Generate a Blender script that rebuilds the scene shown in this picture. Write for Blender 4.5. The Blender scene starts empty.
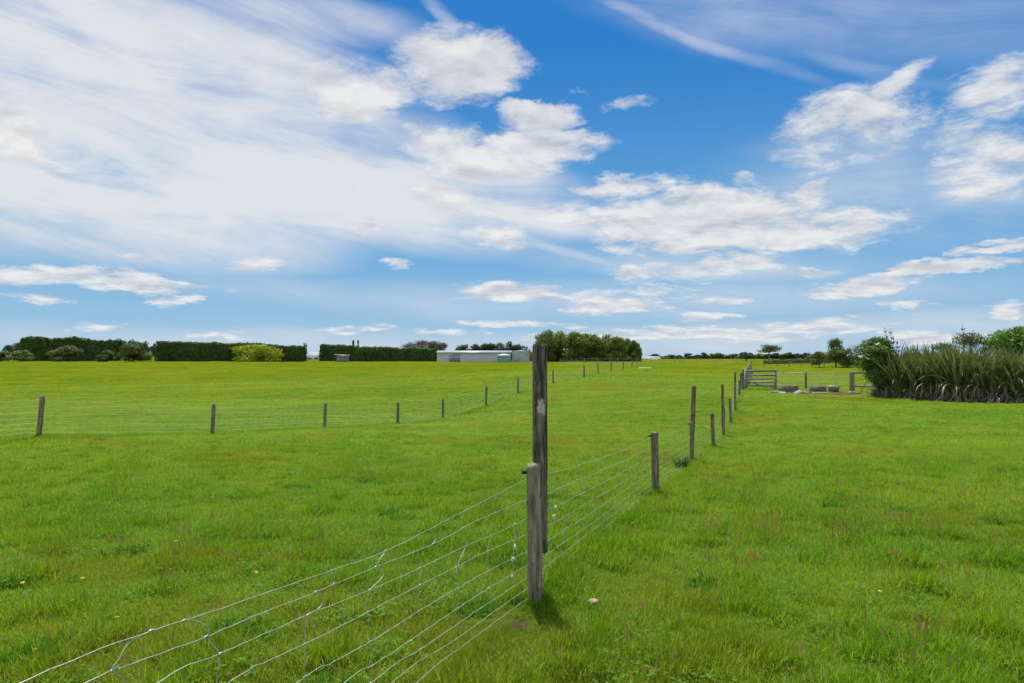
import bpy, math, random
import numpy as np
from mathutils import Vector

R = math.radians
scene = bpy.context.scene
col = scene.collection

# ------------------------------------------------------------------ camera
F = 683.0
CAM = np.array([0.0, 0.0, 1.6])
HZ = 356.0
PITCH = math.atan((HZ - 341.5) / F)
cd = bpy.data.cameras.new("camera")
cd.lens = 24.0
cd.sensor_width = 36.0
cd.sensor_fit = 'HORIZONTAL'
cd.lens = F / 1024 * 36
cd.clip_start = 0.05
cd.clip_end = 20000
cam = bpy.data.objects.new("camera", cd)
col.objects.link(cam)
cam.location = CAM
cam.rotation_euler = (math.pi / 2 + PITCH, 0, 0)
scene.camera = cam


def ray(px, py):
    a = (px - 512.0) / F
    b = (341.5 - py) / F
    c, s = math.cos(PITCH), math.sin(PITCH)
    return np.array([a, c - b * s, s + b * c])


def at(px, py, d):
    r = ray(px, py)
    return CAM + r * (d / r[1])


# ------------------------------------------------------------------ sun + sky
SUN_EL = 67.0
SUN_AZ = -11.0
EXPO = 0.42
sd = bpy.data.lights.new("sun", 'SUN')
sd.energy = 4.0
sd.angle = R(0.6)
sd.color = (1.0, 0.955, 0.88)
sun = bpy.data.objects.new("sun", sd)
col.objects.link(sun)
to_sun = Vector((math.sin(R(SUN_AZ)) * math.cos(R(SUN_EL)), math.cos(R(SUN_AZ)) * math.cos(R(SUN_EL)), math.sin(R(SUN_EL))))
sun.rotation_euler = (-to_sun).to_track_quat('-Z', 'Y').to_euler()
sun.location = (-10, 40, 60)

vs = scene.view_settings
vs.view_transform = 'Standard'
vs.look = 'None'
vs.gamma = 1
vs.exposure = EXPO
vs.use_curve_mapping = False

world = bpy.data.worlds.new("World")
scene.world = world
world.use_nodes = True
WN = world.node_tree
WN.nodes.clear()


class G:
    """tiny helper for building node graphs"""
    def __init__(self, tree):
        self.t = tree

    def put(self, sock, v):
        if isinstance(v, bpy.types.NodeSocket):
            self.t.links.new(v, sock)
        else:
            sock.default_value = v

    def m(self, op, a, b=None, c=None, clamp=False):
        n = self.t.nodes.new('ShaderNodeMath')
        n.operation = op
        n.use_clamp = clamp
        self.put(n.inputs[0], a)
        if b is not None:
            self.put(n.inputs[1], b)
        if c is not None:
            self.put(n.inputs[2], c)
        return n.outputs[0]

    def v(self, op, a, b=None, scale=None):
        n = self.t.nodes.new('ShaderNodeVectorMath')
        n.operation = op
        self.put(n.inputs[0], a)
        if b is not None:
            self.put(n.inputs[1], b)
        if scale is not None:
            self.put(n.inputs['Scale'], scale)
        return n.outputs['Value'] if op in ('DOT_PRODUCT', 'LENGTH', 'DISTANCE') else n.outputs[0]

    def xyz(self, x, y, z):
        n = self.t.nodes.new('ShaderNodeCombineXYZ')
        self.put(n.inputs[0], x)
        self.put(n.inputs[1], y)
        self.put(n.inputs[2], z)
        return n.outputs[0]

    def sep(self, a):
        n = self.t.nodes.new('ShaderNodeSeparateXYZ')
        self.put(n.inputs[0], a)
        return n.outputs

    def noise(self, vec, scale, detail=4, rough=0.55, dist=0.0, color=False, dims='3D', lac=2.0):
        n = self.t.nodes.new('ShaderNodeTexNoise')
        n.noise_dimensions = dims
        self.put(n.inputs['Vector'], vec)
        n.inputs['Scale'].default_value = scale
        n.inputs['Detail'].default_value = detail
        n.inputs['Roughness'].default_value = rough
        n.inputs['Lacunarity'].default_value = lac
        n.inputs['Distortion'].default_value = dist
        return n.outputs['Color'] if color else n.outputs[0]

    def ss(self, x, lo, hi, a=0.0, b=1.0, kind='SMOOTHSTEP'):
        n = self.t.nodes.new('ShaderNodeMapRange')
        n.interpolation_type = kind
        self.put(n.inputs[0], x)
        n.inputs[1].default_value = lo
        n.inputs[2].default_value = hi
        n.inputs[3].default_value = a
        n.inputs[4].default_value = b
        return n.outputs[0]

    def mix(self, f, a, b, mode='MIX'):
        n = self.t.nodes.new('ShaderNodeMix')
        n.data_type = 'RGBA'
        n.blend_type = mode
        n.clamp_factor = True
        self.put(n.inputs[0], f)
        for s, v in ((n.inputs[6], a), (n.inputs[7], b)):
            self.put(s, v if isinstance(v, bpy.types.NodeSocket) else (*v, 1.0))
        return n.outputs[2]


def azel(px, py):
    r = ray(px, py)
    return math.atan2(r[0], r[1]), math.atan2(r[2], math.hypot(r[0], r[1]))


def build_sky():
    g = G(WN)
    tc = WN.nodes.new('ShaderNodeTexCoord')
    d = g.v('NORMALIZE', tc.outputs['Generated'])
    x, y, z = g.sep(d)
    az = g.m('ARCTAN2', x, y)
    el = g.m('ARCSINE', z)
    sky = WN.nodes.new('ShaderNodeTexSky')
    sky.sky_type = 'NISHITA'
    sky.sun_disc = False
    sky.sun_elevation = R(SUN_EL)
    sky.sun_rotation = R(SUN_AZ)
    sky.air_density = 1.0
    sky.dust_density = 0.15
    sky.ozone_density = 1.6
    # cloud-plane coordinates: clouds flatten and shrink towards the horizon
    zc = g.m('ADD', g.m('MAXIMUM', z, 0.0), 0.16)
    P = g.xyz(g.m('DIVIDE', x, zc), g.m('DIVIDE', y, zc), 0.0)
    A = g.xyz(az, el, 0.0)
    # warp the mask coordinates so that no cloud keeps an elliptic outline
    w1 = g.v('SUBTRACT', g.noise(P, 2.6, 7, 0.66, color=True), (0.5, 0.5, 0.5))
    squash = g.ss(el, 0.0, 0.35, 0.25, 1.0, 'LINEAR')
    w1 = g.v('MULTIPLY', w1, g.xyz(0.15, g.m('MULTIPLY', squash, 0.10), 0.0))
    AW = g.v('ADD', A, w1)

    def blobs(base, items):
        out = None
        for (px, py, rx, ry, ang, st) in items:
            a0, e0 = azel(px, py)
            a1, _ = azel(px + 6, py)
            _, e1 = azel(px, py - 6)
            kx = (a1 - a0) / 6
            ky = (e1 - e0) / 6
            Rx, Ry = rx * kx, ry * ky
            c, s = math.cos(R(ang)), math.sin(R(ang))
            # ang: rotation of the long axis, positive = falls to the right
            ux, uy = c / Rx, -s / Rx
            vx, vy = s / Ry, c / Ry
            q = g.v('SUBTRACT', base, (a0, e0, 0))
            aa = g.v('DOT_PRODUCT', q, (ux, uy, 0))
            bb = g.v('DOT_PRODUCT', q, (vx, vy, 0))
            rr = g.m('MULTIPLY_ADD', aa, aa, g.m('MULTIPLY', bb, bb))
            val = g.m('MULTIPLY_ADD', rr, -st, st)
            out = val if out is None else g.m('MAXIMUM', out, val)
        return g.m('MAXIMUM', out, 0.0)

    cum = [
        (456, 72, 80, 46, 0, 1.0), (356, 88, 72, 38, 0, .95), (505, 152, 125, 34, 0, 1.0), (535, 120, 58, 22, -8, .8),
        (5, 130, 80, 34, 14, 1.0), (690, 218, 150, 40, 0, 1.0), (760, 232, 160, 26, 2, 1.0), (720, 203, 90, 26, 0, .9),
        (628, 97, 38, 15, 5, .62), (625, 189, 62, 14, -8, .8), (738, 182, 26, 12, 0, .55), (817, 188, 14, 13, -40, .8),
        (500, 236, 44, 18, 0, .7), (508, 292, 60, 13, 3, .9), (615, 308, 60, 11, 0, .8),
        (860, 120, 110, 52, -10, .58), (893, 80, 50, 20, -38, .72), (860, 132, 70, 20, -8, .66), (1005, 85, 70, 46, -10, .68),
        (985, 160, 80, 56, 10, .60), (945, 268, 95, 10, -3, 1.0), (1000, 247, 55, 8, -3, .9), (868, 288, 72, 12, -3, .95),
        (740, 262, 56, 12, 0, .8), (675, 272, 80, 15, -4, .62), (110, 280, 135, 14, 3, .75), (25, 274, 70, 12, 0, .75),
        (262, 264, 42, 9, -3, .7), (820, 325, 80, 10, 0, .75), (690, 333, 90, 9, 0, .8), (600, 338, 60, 9, 0, .6),
        (490, 323, 36, 7, 0, .6), (1015, 312, 32, 13, -20, .8), (935, 338, 70, 10, 0, .7), (360, 230, 12, 9, 0, .7),
        (395, 268, 20, 7, 0, .6), (360, 330, 50, 6, 0, .5), (100, 327, 40, 6, 0, .5), (215, 338, 40, 6, 0, .6),
        (810, 272, 26, 8, 0, .6), (560, 338, 40, 6, 0, .6), (760, 338, 60, 6, 0, .7), (860, 325, 40, 6, 0, .6), (150, 258, 30, 7, 0, .55), (175, 300, 26, 6, 0, .5),
        (640, 245, 60, 12, 8, .6), (560, 215, 50, 14, 0, .55), (780, 205, 60, 14, 0, .7), (455, 200, 60, 18, 8, .6), (700, 318, 40, 6, 0, .6), (40, 300, 60, 7, 0, .5), (577, 88, 14, 7, 0, .42), (585, 300, 60, 9, 0, .6), (650, 292, 50, 8, 0, .55), (540, 325, 50, 5, 0, .55), (720, 300, 50, 7, 0, .5), (450, 333, 50, 5, 0, .5), (900, 305, 50, 5, 0, .5),
        (1150, 120, 90, 60, 0, .8), (-150, 90, 120, 50, 0, .9), (1250, 250, 160, 25, 0, .9), (-250, 260, 160, 25, 0, .8),
    ]
    M = blobs(AW, cum)
    n1 = g.noise(P, 4.2, 10, 0.66, 0.25)
    hz = g.m('MULTIPLY', g.m('SUBTRACT', n1, 0.5), 2.3)
    D = g.m('ADD', M, hz)
    dens = g.ss(D, 0.03, 0.76)
    gate = g.ss(M, 0.0, 0.22)
    dens = g.m('MULTIPLY', dens, gate)
    # brighter where the cloud is thicker than just above it (lit tops, greyer bases)
    P2 = g.v('MULTIPLY', P, (0.965, 0.965, 1.0))
    n2 = g.noise(P2, 4.2, 4, 0.55, 0.15)
    top = g.m('MULTIPLY_ADD', g.m('SUBTRACT', n1, n2), 3.4, 0.56, clamp=True)
    # cirrus: long combed fibres, three differently turned combs
    veil = [
        (60, 40, 330, 110, 6, 1.0), (190, 60, 300, 75, 4, .9), (110, 170, 380, 110, 7, 1.15), (270, 130, 260, 70, 5, .85), (330, 190, 300, 60, 8, 1.2), (520, 215, 120, 26, 10, .9), (90, 130, 300, 140, 0, 1.0), (60, 235, 260, 40, 2, .7),
        (470, 190, 170, 50, 8, .75), (270, 15, 200, 40, 0, .6), (440, 12, 40, 12, 35, .5),
        (690, 40, 170, 11, 25, .42), (850, 70, 160, 14, 20, .3), (730, 18, 230, 52, 17, .40), (620, 5, 90, 12, 24, .45), (800, 10, 200, 70, 8, .34), (930, 30, 240, 60, 10, .30), (900, 190, 260, 80, 6, .42),
        (900, 225, 130, 20, -6, .45), (700, 262, 260, 26, 4, .5), (640, 300, 420, 30, 0, .42), (420, 222, 130, 8, 16, .6),
        (560, 250, 120, 9, 15, .55), (880, 330, 380, 22, 0, .5), (500, 345, 900, 22, 0, .42), (300, 290, 300, 25, 5, .3),
        (-300, 120, 400, 200, 0, .8), (1350, 100, 350, 200, 0, .5),
    ]
    w2 = g.v('SUBTRACT', g.noise(A, 3.0, 3, 0.5, color=True), (0.5, 0.5, 0.5))
    AV = g.v('ADD', A, g.v('MULTIPLY', w2, (0.10, 0.05, 0.0)))
    V = blobs(AV, veil)
    # unseen thin cloud added overhead and behind, to whiten the light on the posts
    V = g.m('MAXIMUM', V, g.m('MAXIMUM', g.ss(y, 0.35, -0.3, 0.0, 0.85), g.ss(el, 0.50, 0.85, 0.0, 0.6)))
    th = R(-9)
    ra = g.v('DOT_PRODUCT', AV, (math.cos(th), math.sin(th), 0))
    rb = g.v('DOT_PRODUCT', AV, (-math.sin(th), math.cos(th), 0))
    comb = g.noise(g.xyz(g.m('MULTIPLY', ra, 2.4), g.m('MULTIPLY', rb, 15.0), 3.1), 1.0, 8, 0.64, 0.7)
    soft = g.noise(A, 5.0, 5, 0.6, 0.3)
    tex = g.m('ADD', g.m('MULTIPLY', comb, 0.9), g.m('MULTIPLY', soft, 0.5))
    cir = g.m('MULTIPLY', V, g.ss(tex, 0.44, 0.92, 0.46, 1.75, 'LINEAR'))
    cir = g.ss(cir, 0.0, 1.2, 0.0, 0.96)
    # base blue: Nishita, a little deeper, paler at the horizon
    blue = sky.outputs[0]
    tint = g.mix(g.ss(el, 0.0, 0.45), (0.80, 0.86, 0.90), (0.62, 0.84, 1.0))
    blue = g.mix(1.0, blue, tint, 'MULTIPLY')
    # clear air: pale at the horizon, deep cobalt higher up, Nishita keeps the rest of the dome
    low = g.mix(g.ss(el, 0.0, 0.17, 0, 1, 'LINEAR'), (2.35, 3.95, 5.6), (0.82, 2.75, 5.1))
    low = g.mix(g.ss(el, 0.13, 0.46), low, (0.10, 1.45, 4.3))
    blue = g.mix(g.ss(el, 0.45, 0.9, 0.12, 0.9), low, blue)
    c1 = g.mix(cir, blue, (5.7, 5.86, 6.1))
    white = g.mix(top, (4.25, 4.5, 4.95), (6.4, 6.38, 6.32))
    fin = g.mix(g.m('MULTIPLY', dens, 0.92), c1, white)
    bg = WN.nodes.new('ShaderNodeBackground')
    g.put(bg.inputs[0], fin)
    bg.inputs[1].default_value = 0.1
    out = WN.nodes.new('ShaderNodeOutputWorld')
    WN.links.new(bg.outputs[0], out.inputs[0])


build_sky()
world.cycles.sampling_method = 'MANUAL'
world.cycles.sample_map_resolution = 512
scene.cycles.max_bounces = 5
scene.cycles.diffuse_bounces = 3
scene.cycles.transmission_bounces = 3
scene.cycles.transparent_max_bounces = 4

# ------------------------------------------------------------------ numeric helpers
rng = np.random.default_rng(7)


def vnoise(x, y, seed=0):
    """smooth value noise, 0..1"""
    xi = np.floor(x).astype(np.int64)
    yi = np.floor(y).astype(np.int64)
    fx = x - xi
    fy = y - yi
    fx = fx * fx * (3 - 2 * fx)
    fy = fy * fy * (3 - 2 * fy)

    def h(a, b):
        n = (a * 374761393 + b * 668265263 + seed * 1274126177) & 0x7fffffff
        n = ((n ^ (n >> 13)) * 1274126177) & 0x7fffffff
        n = (n ^ (n >> 16)) & 0xffff
        return n / 65535.0
    return ((h(xi, yi) * (1 - fx) + h(xi + 1, yi) * fx) * (1 - fy)
            + (h(xi, yi + 1) * (1 - fx) + h(xi + 1, yi + 1) * fx) * fy)


def fbm(x, y, octs=4, seed=0):
    s, a, t = 0.0, 1.0, 0.0
    for i in range(octs):
        s = s + a * vnoise(x * 2 ** i, y * 2 ** i, seed + i * 17)
        t += a
        a *= 0.5
    return s / t


# terrain: how far the ground lies below the eye, along eight bearings
LD = np.log(np.array([1.0, 4.8, 10.5, 16, 21, 26, 30, 34, 38, 43, 50, 57, 65, 82, 120, 180, 260, 500, 6000]))
BEAR = [
    (-400, [1.58, 1.70, 2.05, 2.20, 2.35, 2.50, 2.65, 2.75, 2.85, 2.90, 2.90, 2.88, 2.80, 2.65, 2.35, 2.10, 1.98, 1.9, 1.9]),
    (40,   [1.58, 1.72, 2.08, 2.15, 2.35, 2.60, 2.75, 2.85, 2.95, 3.00, 3.00, 2.95, 2.88, 2.65, 2.35, 2.10, 1.98, 1.9, 1.9]),
    (260,  [1.58, 1.73, 2.12, 2.35, 2.60, 2.80, 2.96, 3.08, 3.15, 3.15, 3.05, 2.95, 2.85, 2.60, 2.30, 2.08, 1.98, 1.9, 1.9]),
    (443,  [1.58, 1.73, 2.12, 2.42, 2.70, 2.95, 3.15, 3.30, 3.37, 3.30, 3.00, 2.70, 2.50, 2.30, 2.15, 2.05, 1.98, 1.9, 1.9]),
    (518,  [1.58, 1.73, 2.12, 2.45, 2.72, 2.92, 3.00, 3.02, 2.98, 2.85, 2.56, 2.25, 2.10, 2.02, 2.00, 2.00, 1.96, 1.9, 1.9]),
    (600,  [1.58, 1.73, 2.12, 2.48, 2.72, 2.85, 2.88, 2.83, 2.72, 2.52, 2.25, 2.02, 1.92, 1.90, 1.93, 1.95, 1.95, 1.9, 1.9]),
    (740,  [1.58, 1.73, 2.15, 2.52, 2.74, 2.88, 2.80, 2.62, 2.48, 2.30, 2.12, 2.05, 2.00, 1.95, 1.92, 1.92, 1.92, 1.9, 1.9]),
    (900,  [1.58, 1.73, 2.12, 2.35, 2.48, 2.45, 2.38, 2.30, 2.25, 2.20, 2.12, 2.05, 2.00, 1.98, 1.95, 1.92, 1.92, 1.9, 1.9]),
    (1400, [1.58, 1.73, 2.10, 2.28, 2.35, 2.33, 2.30, 2.25, 2.20, 2.18, 2.12, 2.05, 2.00, 1.98, 1.95, 1.92, 1.92, 1.9, 1.9]),
]
BX = np.array([b[0] for b in BEAR], float)
BT = np.array([b[1] for b in BEAR], float)


def cub(t, table):
    """Catmull-Rom along the last axis of a 1-D table sampled at uniform index t"""
    n = len(table)
    i = np.clip(np.floor(t).astype(int), 0, n - 2)
    f = np.clip(t - i, 0, 1)
    p0 = table[np.clip(i - 1, 0, n - 1)]
    p1 = table[i]
    p2 = table[i + 1]
    p3 = table[np.clip(i + 2, 0, n - 1)]
    return p1 + 0.5 * f * (p2 - p0 + f * (2 * p0 - 5 * p1 + 4 * p2 - p3 + f * (3 * (p1 - p2) + p3 - p0)))


def ground_base(x, y):
    x = np.asarray(x, float)
    y = np.asarray(y, float)
    r = np.hypot(x, y) + 1e-6
    a = np.arctan2(x, y)
    ac = np.clip(a, -R(56), R(56))
    d = np.maximum(r * np.cos(a), 0.35 * r)
    px = 512 + F * np.tan(ac)
    t = np.interp(np.log(np.maximum(d, 1.0)), LD, np.arange(len(LD)))
    vals = np.stack([cub(t, row) for row in BT], 0)
    k = np.interp(px, BX, np.arange(len(BX)))
    i = np.clip(np.floor(k).astype(int), 0, len(BX) - 2)
    f = k - i
    f = f * f * (3 - 2 * f) * .5 + f * .5
    i = np.asarray(i)
    lo = np.take_along_axis(vals, i[None, ...], 0)[0]
    hi = np.take_along_axis(vals, (i + 1)[None, ...], 0)[0]
    return 1.6 - (lo * (1 - f) + hi * f)


def gz(x, y):
    x = np.asarray(x, float)
    y = np.asarray(y, float)
    r = np.hypot(x, y)
    w = np.clip((r - 2) / 25, 0, 1)
    fade = np.clip(1.3 - r / 500, 0, 1)
    n = (fbm(x / 2.6, y / 2.6, 4, 3) - .5) * (0.05 + 0.07 * w)
    n = n + (fbm(x / 13., y / 10., 4, 8) - .5) * 0.62 * w
    # a small ditch edge along the far fence
    return ground_base(x, y) + n * fade


def gzs(x, y):
    return float(gz(np.array([x]), np.array([y]))[0])


# ------------------------------------------------------------------ mesh helpers
def mesh_np(name, verts, faces, mat, var=None, smooth=False, mats=None, midx=None):
    """verts (N,3); faces: list of arrays, each (M,k)"""
    me = bpy.data.meshes.new(name)
    verts = np.asarray(verts, np.float32)
    if not isinstance(faces, list):
        faces = [faces]
    faces = [np.asarray(f, np.int32) for f in faces if len(f)]
    tot = np.concatenate([np.full(len(f), f.shape[1], np.int32) for f in faces])
    idx = np.concatenate([f.ravel() for f in faces])
    start = np.concatenate([[0], np.cumsum(tot)[:-1]]).astype(np.int32)
    me.vertices.add(len(verts))
    me.vertices.foreach_set('co', verts.ravel())
    me.loops.add(len(idx))
    me.loops.foreach_set('vertex_index', idx)
    me.polygons.add(len(tot))
    me.polygons.foreach_set('loop_start', start)
    me.polygons.foreach_set('loop_total', tot)
    if smooth:
        me.polygons.foreach_set('use_smooth', np.ones(len(tot), bool))
    for m in (mats or [mat]):
        me.materials.append(m)
    if midx is not None:
        me.polygons.foreach_set('material_index', np.asarray(midx, np.int32))
    if var is not None:
        at_ = me.attributes.new('var', 'FLOAT', 'FACE')
        at_.data.foreach_set('value', np.asarray(var, np.float32))
    me.update(calc_edges=True)
    me.validate()
    return me


def link(name, me, parent=None, loc=None):
    o = bpy.data.objects.new(name, me)
    col.objects.link(o)
    if parent is not None:
        o.parent = parent
    if loc is not None:
        o.location = loc
    return o


def tag(o, label=None, cat=None, group=None, kind=None):
    if label:
        o['label'] = label
    if cat:
        o['category'] = cat
    if group:
        o['group'] = group
    if kind:
        o['kind'] = kind
    return o


def empty(name, loc, rz=0.0):
    o = bpy.data.objects.new(name, None)
    col.objects.link(o)
    o.location = loc
    o.rotation_euler = (0, 0, rz)
    o.empty_display_size = 0.3
    return o


class MB:
    """collects shapes and links them as one mesh"""
    def __init__(self):
        self.v, self.q, self.t, self.n = [], [], [], 0

    def add(self, v, q=None, t=None):
        v = np.asarray(v, float)
        self.v.append(v)
        if q is not None and len(q):
            self.q.append(np.asarray(q, int) + self.n)
        if t is not None and len(t):
            self.t.append(np.asarray(t, int) + self.n)
        self.n += len(v)

    def tube(self, pts, rad, sides=6, cap=True):
        pts = np.asarray(pts, float)
        n = len(pts)
        rad = np.full(n, rad) if np.isscalar(rad) else np.asarray(rad, float)
        tan = np.gradient(pts, axis=0)
        tan /= np.linalg.norm(tan, axis=1)[:, None] + 1e-9
        ref = np.array([0, 0, 1.]) if abs(tan[0][2]) < .9 else np.array([1., 0, 0])
        V = []
        for i in range(n):
            a = np.cross(tan[i], ref)
            a /= np.linalg.norm(a) + 1e-9
            b = np.cross(tan[i], a)
            th = np.arange(sides) * 2 * math.pi / sides
            V.append(pts[i] + rad[i] * (np.cos(th)[:, None] * a + np.sin(th)[:, None] * b))
            ref = np.cross(a, tan[i])
            ref = ref if np.linalg.norm(ref) > 1e-6 else np.array([0, 0, 1.])
        V = np.concatenate(V)
        q = []
        for i in range(n - 1):
            for k in range(sides):
                k2 = (k + 1) % sides
                q.append((i * sides + k, i * sides + k2, (i + 1) * sides + k2, (i + 1) * sides + k))
        t = []
        if cap:
            V = np.vstack([V, pts[0], pts[-1]])
            a, b = len(V) - 2, len(V) - 1
            for k in range(sides):
                k2 = (k + 1) % sides
                t.append((a, k2, k))
                t.append((b, (n - 1) * sides + k, (n - 1) * sides + k2))
        self.add(V, q, t)

    def box(self, c, s, rz=0.0, jitter=0.0, ry=0.0, rx=0.0, bev=0.0):
        s = np.asarray(s, float) / 2
        if bev > 0:
            V = []
            for sx in (-1, 1):
                for sy in (-1, 1):
                    for sz in (-1, 1):
                        for ax in range(3):
                            p = np.array([sx, sy, sz], float) * s
                            for o_ in range(3):
                                if o_ != ax:
                                    p[o_] -= np.sign(p[o_]) * bev
                            V.append(p)
            V = np.array(V)
            bm_pts = V
        else:
            bm_pts = np.array([[x_, y_, z_] for x_ in (-1, 1) for y_ in (-1, 1) for z_ in (-1, 1)], float) * s
        import bmesh
        bm = bmesh.new()
        for p in bm_pts:
            bm.verts.new(p + (rng.normal(0, jitter, 3) if jitter else 0))
        r = bmesh.ops.convex_hull(bm, input=bm.verts)
        bm.verts.ensure_lookup_table()
        bm.verts.index_update()
        V = np.array([v.co[:] for v in bm.verts])
        T = np.array([[v.index for v in f.verts] for f in bm.faces if len(f.verts) == 3])
        bm.free()
        cx, sx = math.cos(rx), math.sin(rx)
        cy, sy = math.cos(ry), math.sin(ry)
        cz, sz = math.cos(rz), math.sin(rz)
        Rx = np.array([[1, 0, 0], [0, cx, -sx], [0, sx, cx]])
        Ry = np.array([[cy, 0, sy], [0, 1, 0], [-sy, 0, cy]])
        Rz = np.array([[cz, -sz, 0], [sz, cz, 0], [0, 0, 1]])
        V = V @ (Rz @ Ry @ Rx).T + np.asarray(c, float)
        self.add(V, None, T)

    def build(self, name, mat, parent=None, smooth=False, loc=None):
        V = np.concatenate(self.v)
        fs = []
        if self.q:
            fs.append(np.concatenate(self.q))
        if self.t:
            fs.append(np.concatenate(self.t))
        return link(name, mesh_np(name, V, fs, mat, smooth=smooth), parent, loc)


# ------------------------------------------------------------------ materials
def new_mat(name):
    m = bpy.data.materials.new(name)
    m.use_nodes = True
    t = m.node_tree
    t.nodes.clear()
    out = t.nodes.new('ShaderNodeOutputMaterial')
    return m, G(t), t, out


def principled(g, t, colr, rough=0.8, spec=0.3, metal=0.0):
    p = t.nodes.new('ShaderNodeBsdfPrincipled')
    g.put(p.inputs['Base Color'], colr if isinstance(colr, bpy.types.NodeSocket) else (*colr, 1))
    g.put(p.inputs['Roughness'], rough)
    p.inputs['Specular IOR Level'].default_value = spec
    p.inputs['Metallic'].default_value = metal
    return p


def field_tone(g, pos):
    """shared colouring of the pasture, in world metres: (lushness 0..1, dry 0..1, big 0..1)"""
    big = g.noise(pos, 0.055, 5, 0.62)
    lush = g.noise(pos, 0.34, 6, 0.66, 0.4)
    dry = g.noise(g.v('ADD', pos, (31., 7., 0.)), 0.23, 5, 0.65, 0.5)
    return big, lush, dry


def leaf_mat(name, dark, light, trans=0.35, rough=0.55, noise_scale=0.6, extra=None, spec=.25):
    m, g, t, out = new_mat(name)
    at_ = t.nodes.new('ShaderNodeAttribute')
    at_.attribute_name = 'var'
    geo = t.nodes.new('ShaderNodeNewGeometry')
    n = g.noise(geo.outputs['Position'], noise_scale, 3, 0.6)
    f = g.m('ADD', g.m('MULTIPLY', at_.outputs['Fac'], 0.6), g.ss(n, 0.3, 0.7, 0.0, 0.45))
    c = g.mix(f, dark, light)
    if extra:
        c = g.mix(g.ss(at_.outputs['Fac'], extra[0], extra[0] + 0.01), c, extra[1])
    p = principled(g, t, c, rough, spec)
    tr = t.nodes.new('ShaderNodeBsdfTranslucent')
    g.put(tr.inputs[0], g.mix(1.0, c, (1.05, 1.15, 0.55), 'MULTIPLY'))
    mx = t.nodes.new('ShaderNodeMixShader')
    mx.inputs[0].default_value = trans
    t.links.new(p.outputs[0], mx.inputs[1])
    t.links.new(tr.outputs[0], mx.inputs[2])
    t.links.new(mx.outputs[0], out.inputs[0])
    return m


def ground_mat():
    m, g, t, out = new_mat('pasture_turf')
    geo = t.nodes.new('ShaderNodeNewGeometry')
    pos = geo.outputs['Position']
    big, lush, dry = field_tone(g, pos)
    c = g.mix(g.ss(lush, 0.36, 0.64), (0.140, 0.185, 0.009), (0.074, 0.135, 0.006))
    c = g.mix(g.ss(big, 0.38, 0.64, 0.0, 0.75), c, (0.158, 0.184, 0.010))
    band = g.noise(g.v('ADD', pos, (70., 11., 0.)), 0.035, 4, 0.6, 0.3)
    c = g.mix(g.ss(band, 0.48, 0.66, 0.0, 0.5), c, (0.085, 0.135, 0.004))
    c = g.mix(g.ss(dry, 0.50, 0.68, 0, 0.55), c, (0.150, 0.128, 0.018))
    fine = g.noise(pos, 7.0, 5, 0.75)
    mid = g.noise(g.v('MULTIPLY', pos, (1.0, 0.55, 1.0)), 1.1, 7, 0.74)
    c = g.mix(g.ss(fine, 0.3, 0.7, 0.0, 0.35), c, g.mix(1.0, c, (0.5, 0.55, 0.5), 'MULTIPLY'))
    c = g.mix(g.ss(mid, 0.46, 0.66, 0.0, 0.6), c, g.mix(1.0, c, (0.52, 0.66, 0.55), 'MULTIPLY'))
    # under the near sward: litter and soil, darkened as shade in the gaps between blades
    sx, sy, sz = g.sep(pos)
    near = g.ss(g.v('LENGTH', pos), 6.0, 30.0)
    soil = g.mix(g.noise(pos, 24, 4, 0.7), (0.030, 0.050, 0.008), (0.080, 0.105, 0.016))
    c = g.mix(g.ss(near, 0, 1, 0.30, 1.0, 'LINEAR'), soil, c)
    # scuffed bare earth beside the near post
    bx, by = SOIL
    dd = g.v('LENGTH', g.xyz(g.m('MULTIPLY', g.m('SUBTRACT', sx, bx), 1.0), g.m('MULTIPLY', g.m('SUBTRACT', sy, by), 1.0), 0.0))
    dd = g.m('ADD', dd, g.m('MULTIPLY', g.m('SUBTRACT', g.noise(pos, 11, 5, 0.7), 0.5), 0.24))
    c = g.mix(g.ss(dd, 0.05, 0.10, 1.0, 0.0), c, g.mix(g.noise(pos, 60, 3, 0.7), (0.035, 0.024, 0.017), (0.13, 0.085, 0.058)))
    # trampled earth along the gate and troughs
    wob = g.m('MULTIPLY', g.m('SUBTRACT', g.noise(pos, 1.3, 5, 0.7), 0.5), 2.4)
    ex = g.m('MULTIPLY', g.m('SUBTRACT', sx, MUD[0]), 1 / MUD[2])
    ey = g.m('MULTIPLY', g.m('ADD', g.m('SUBTRACT', sy, MUD[1]), wob), 1 / MUD[3])
    mm = g.v('LENGTH', g.xyz(ex, ey, 0.0))
    c = g.mix(g.ss(mm, 0.75, 1.05, 0.9, 0.0), c, g.mix(g.noise(pos, 5, 4, 0.7), (0.045, 0.034, 0.022), (0.14, 0.11, 0.07)))
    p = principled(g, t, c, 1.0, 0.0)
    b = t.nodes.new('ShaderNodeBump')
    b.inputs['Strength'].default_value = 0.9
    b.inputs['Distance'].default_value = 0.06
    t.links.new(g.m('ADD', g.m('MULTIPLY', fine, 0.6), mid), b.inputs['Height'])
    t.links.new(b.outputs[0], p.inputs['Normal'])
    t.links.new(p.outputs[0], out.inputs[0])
    return m


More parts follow.
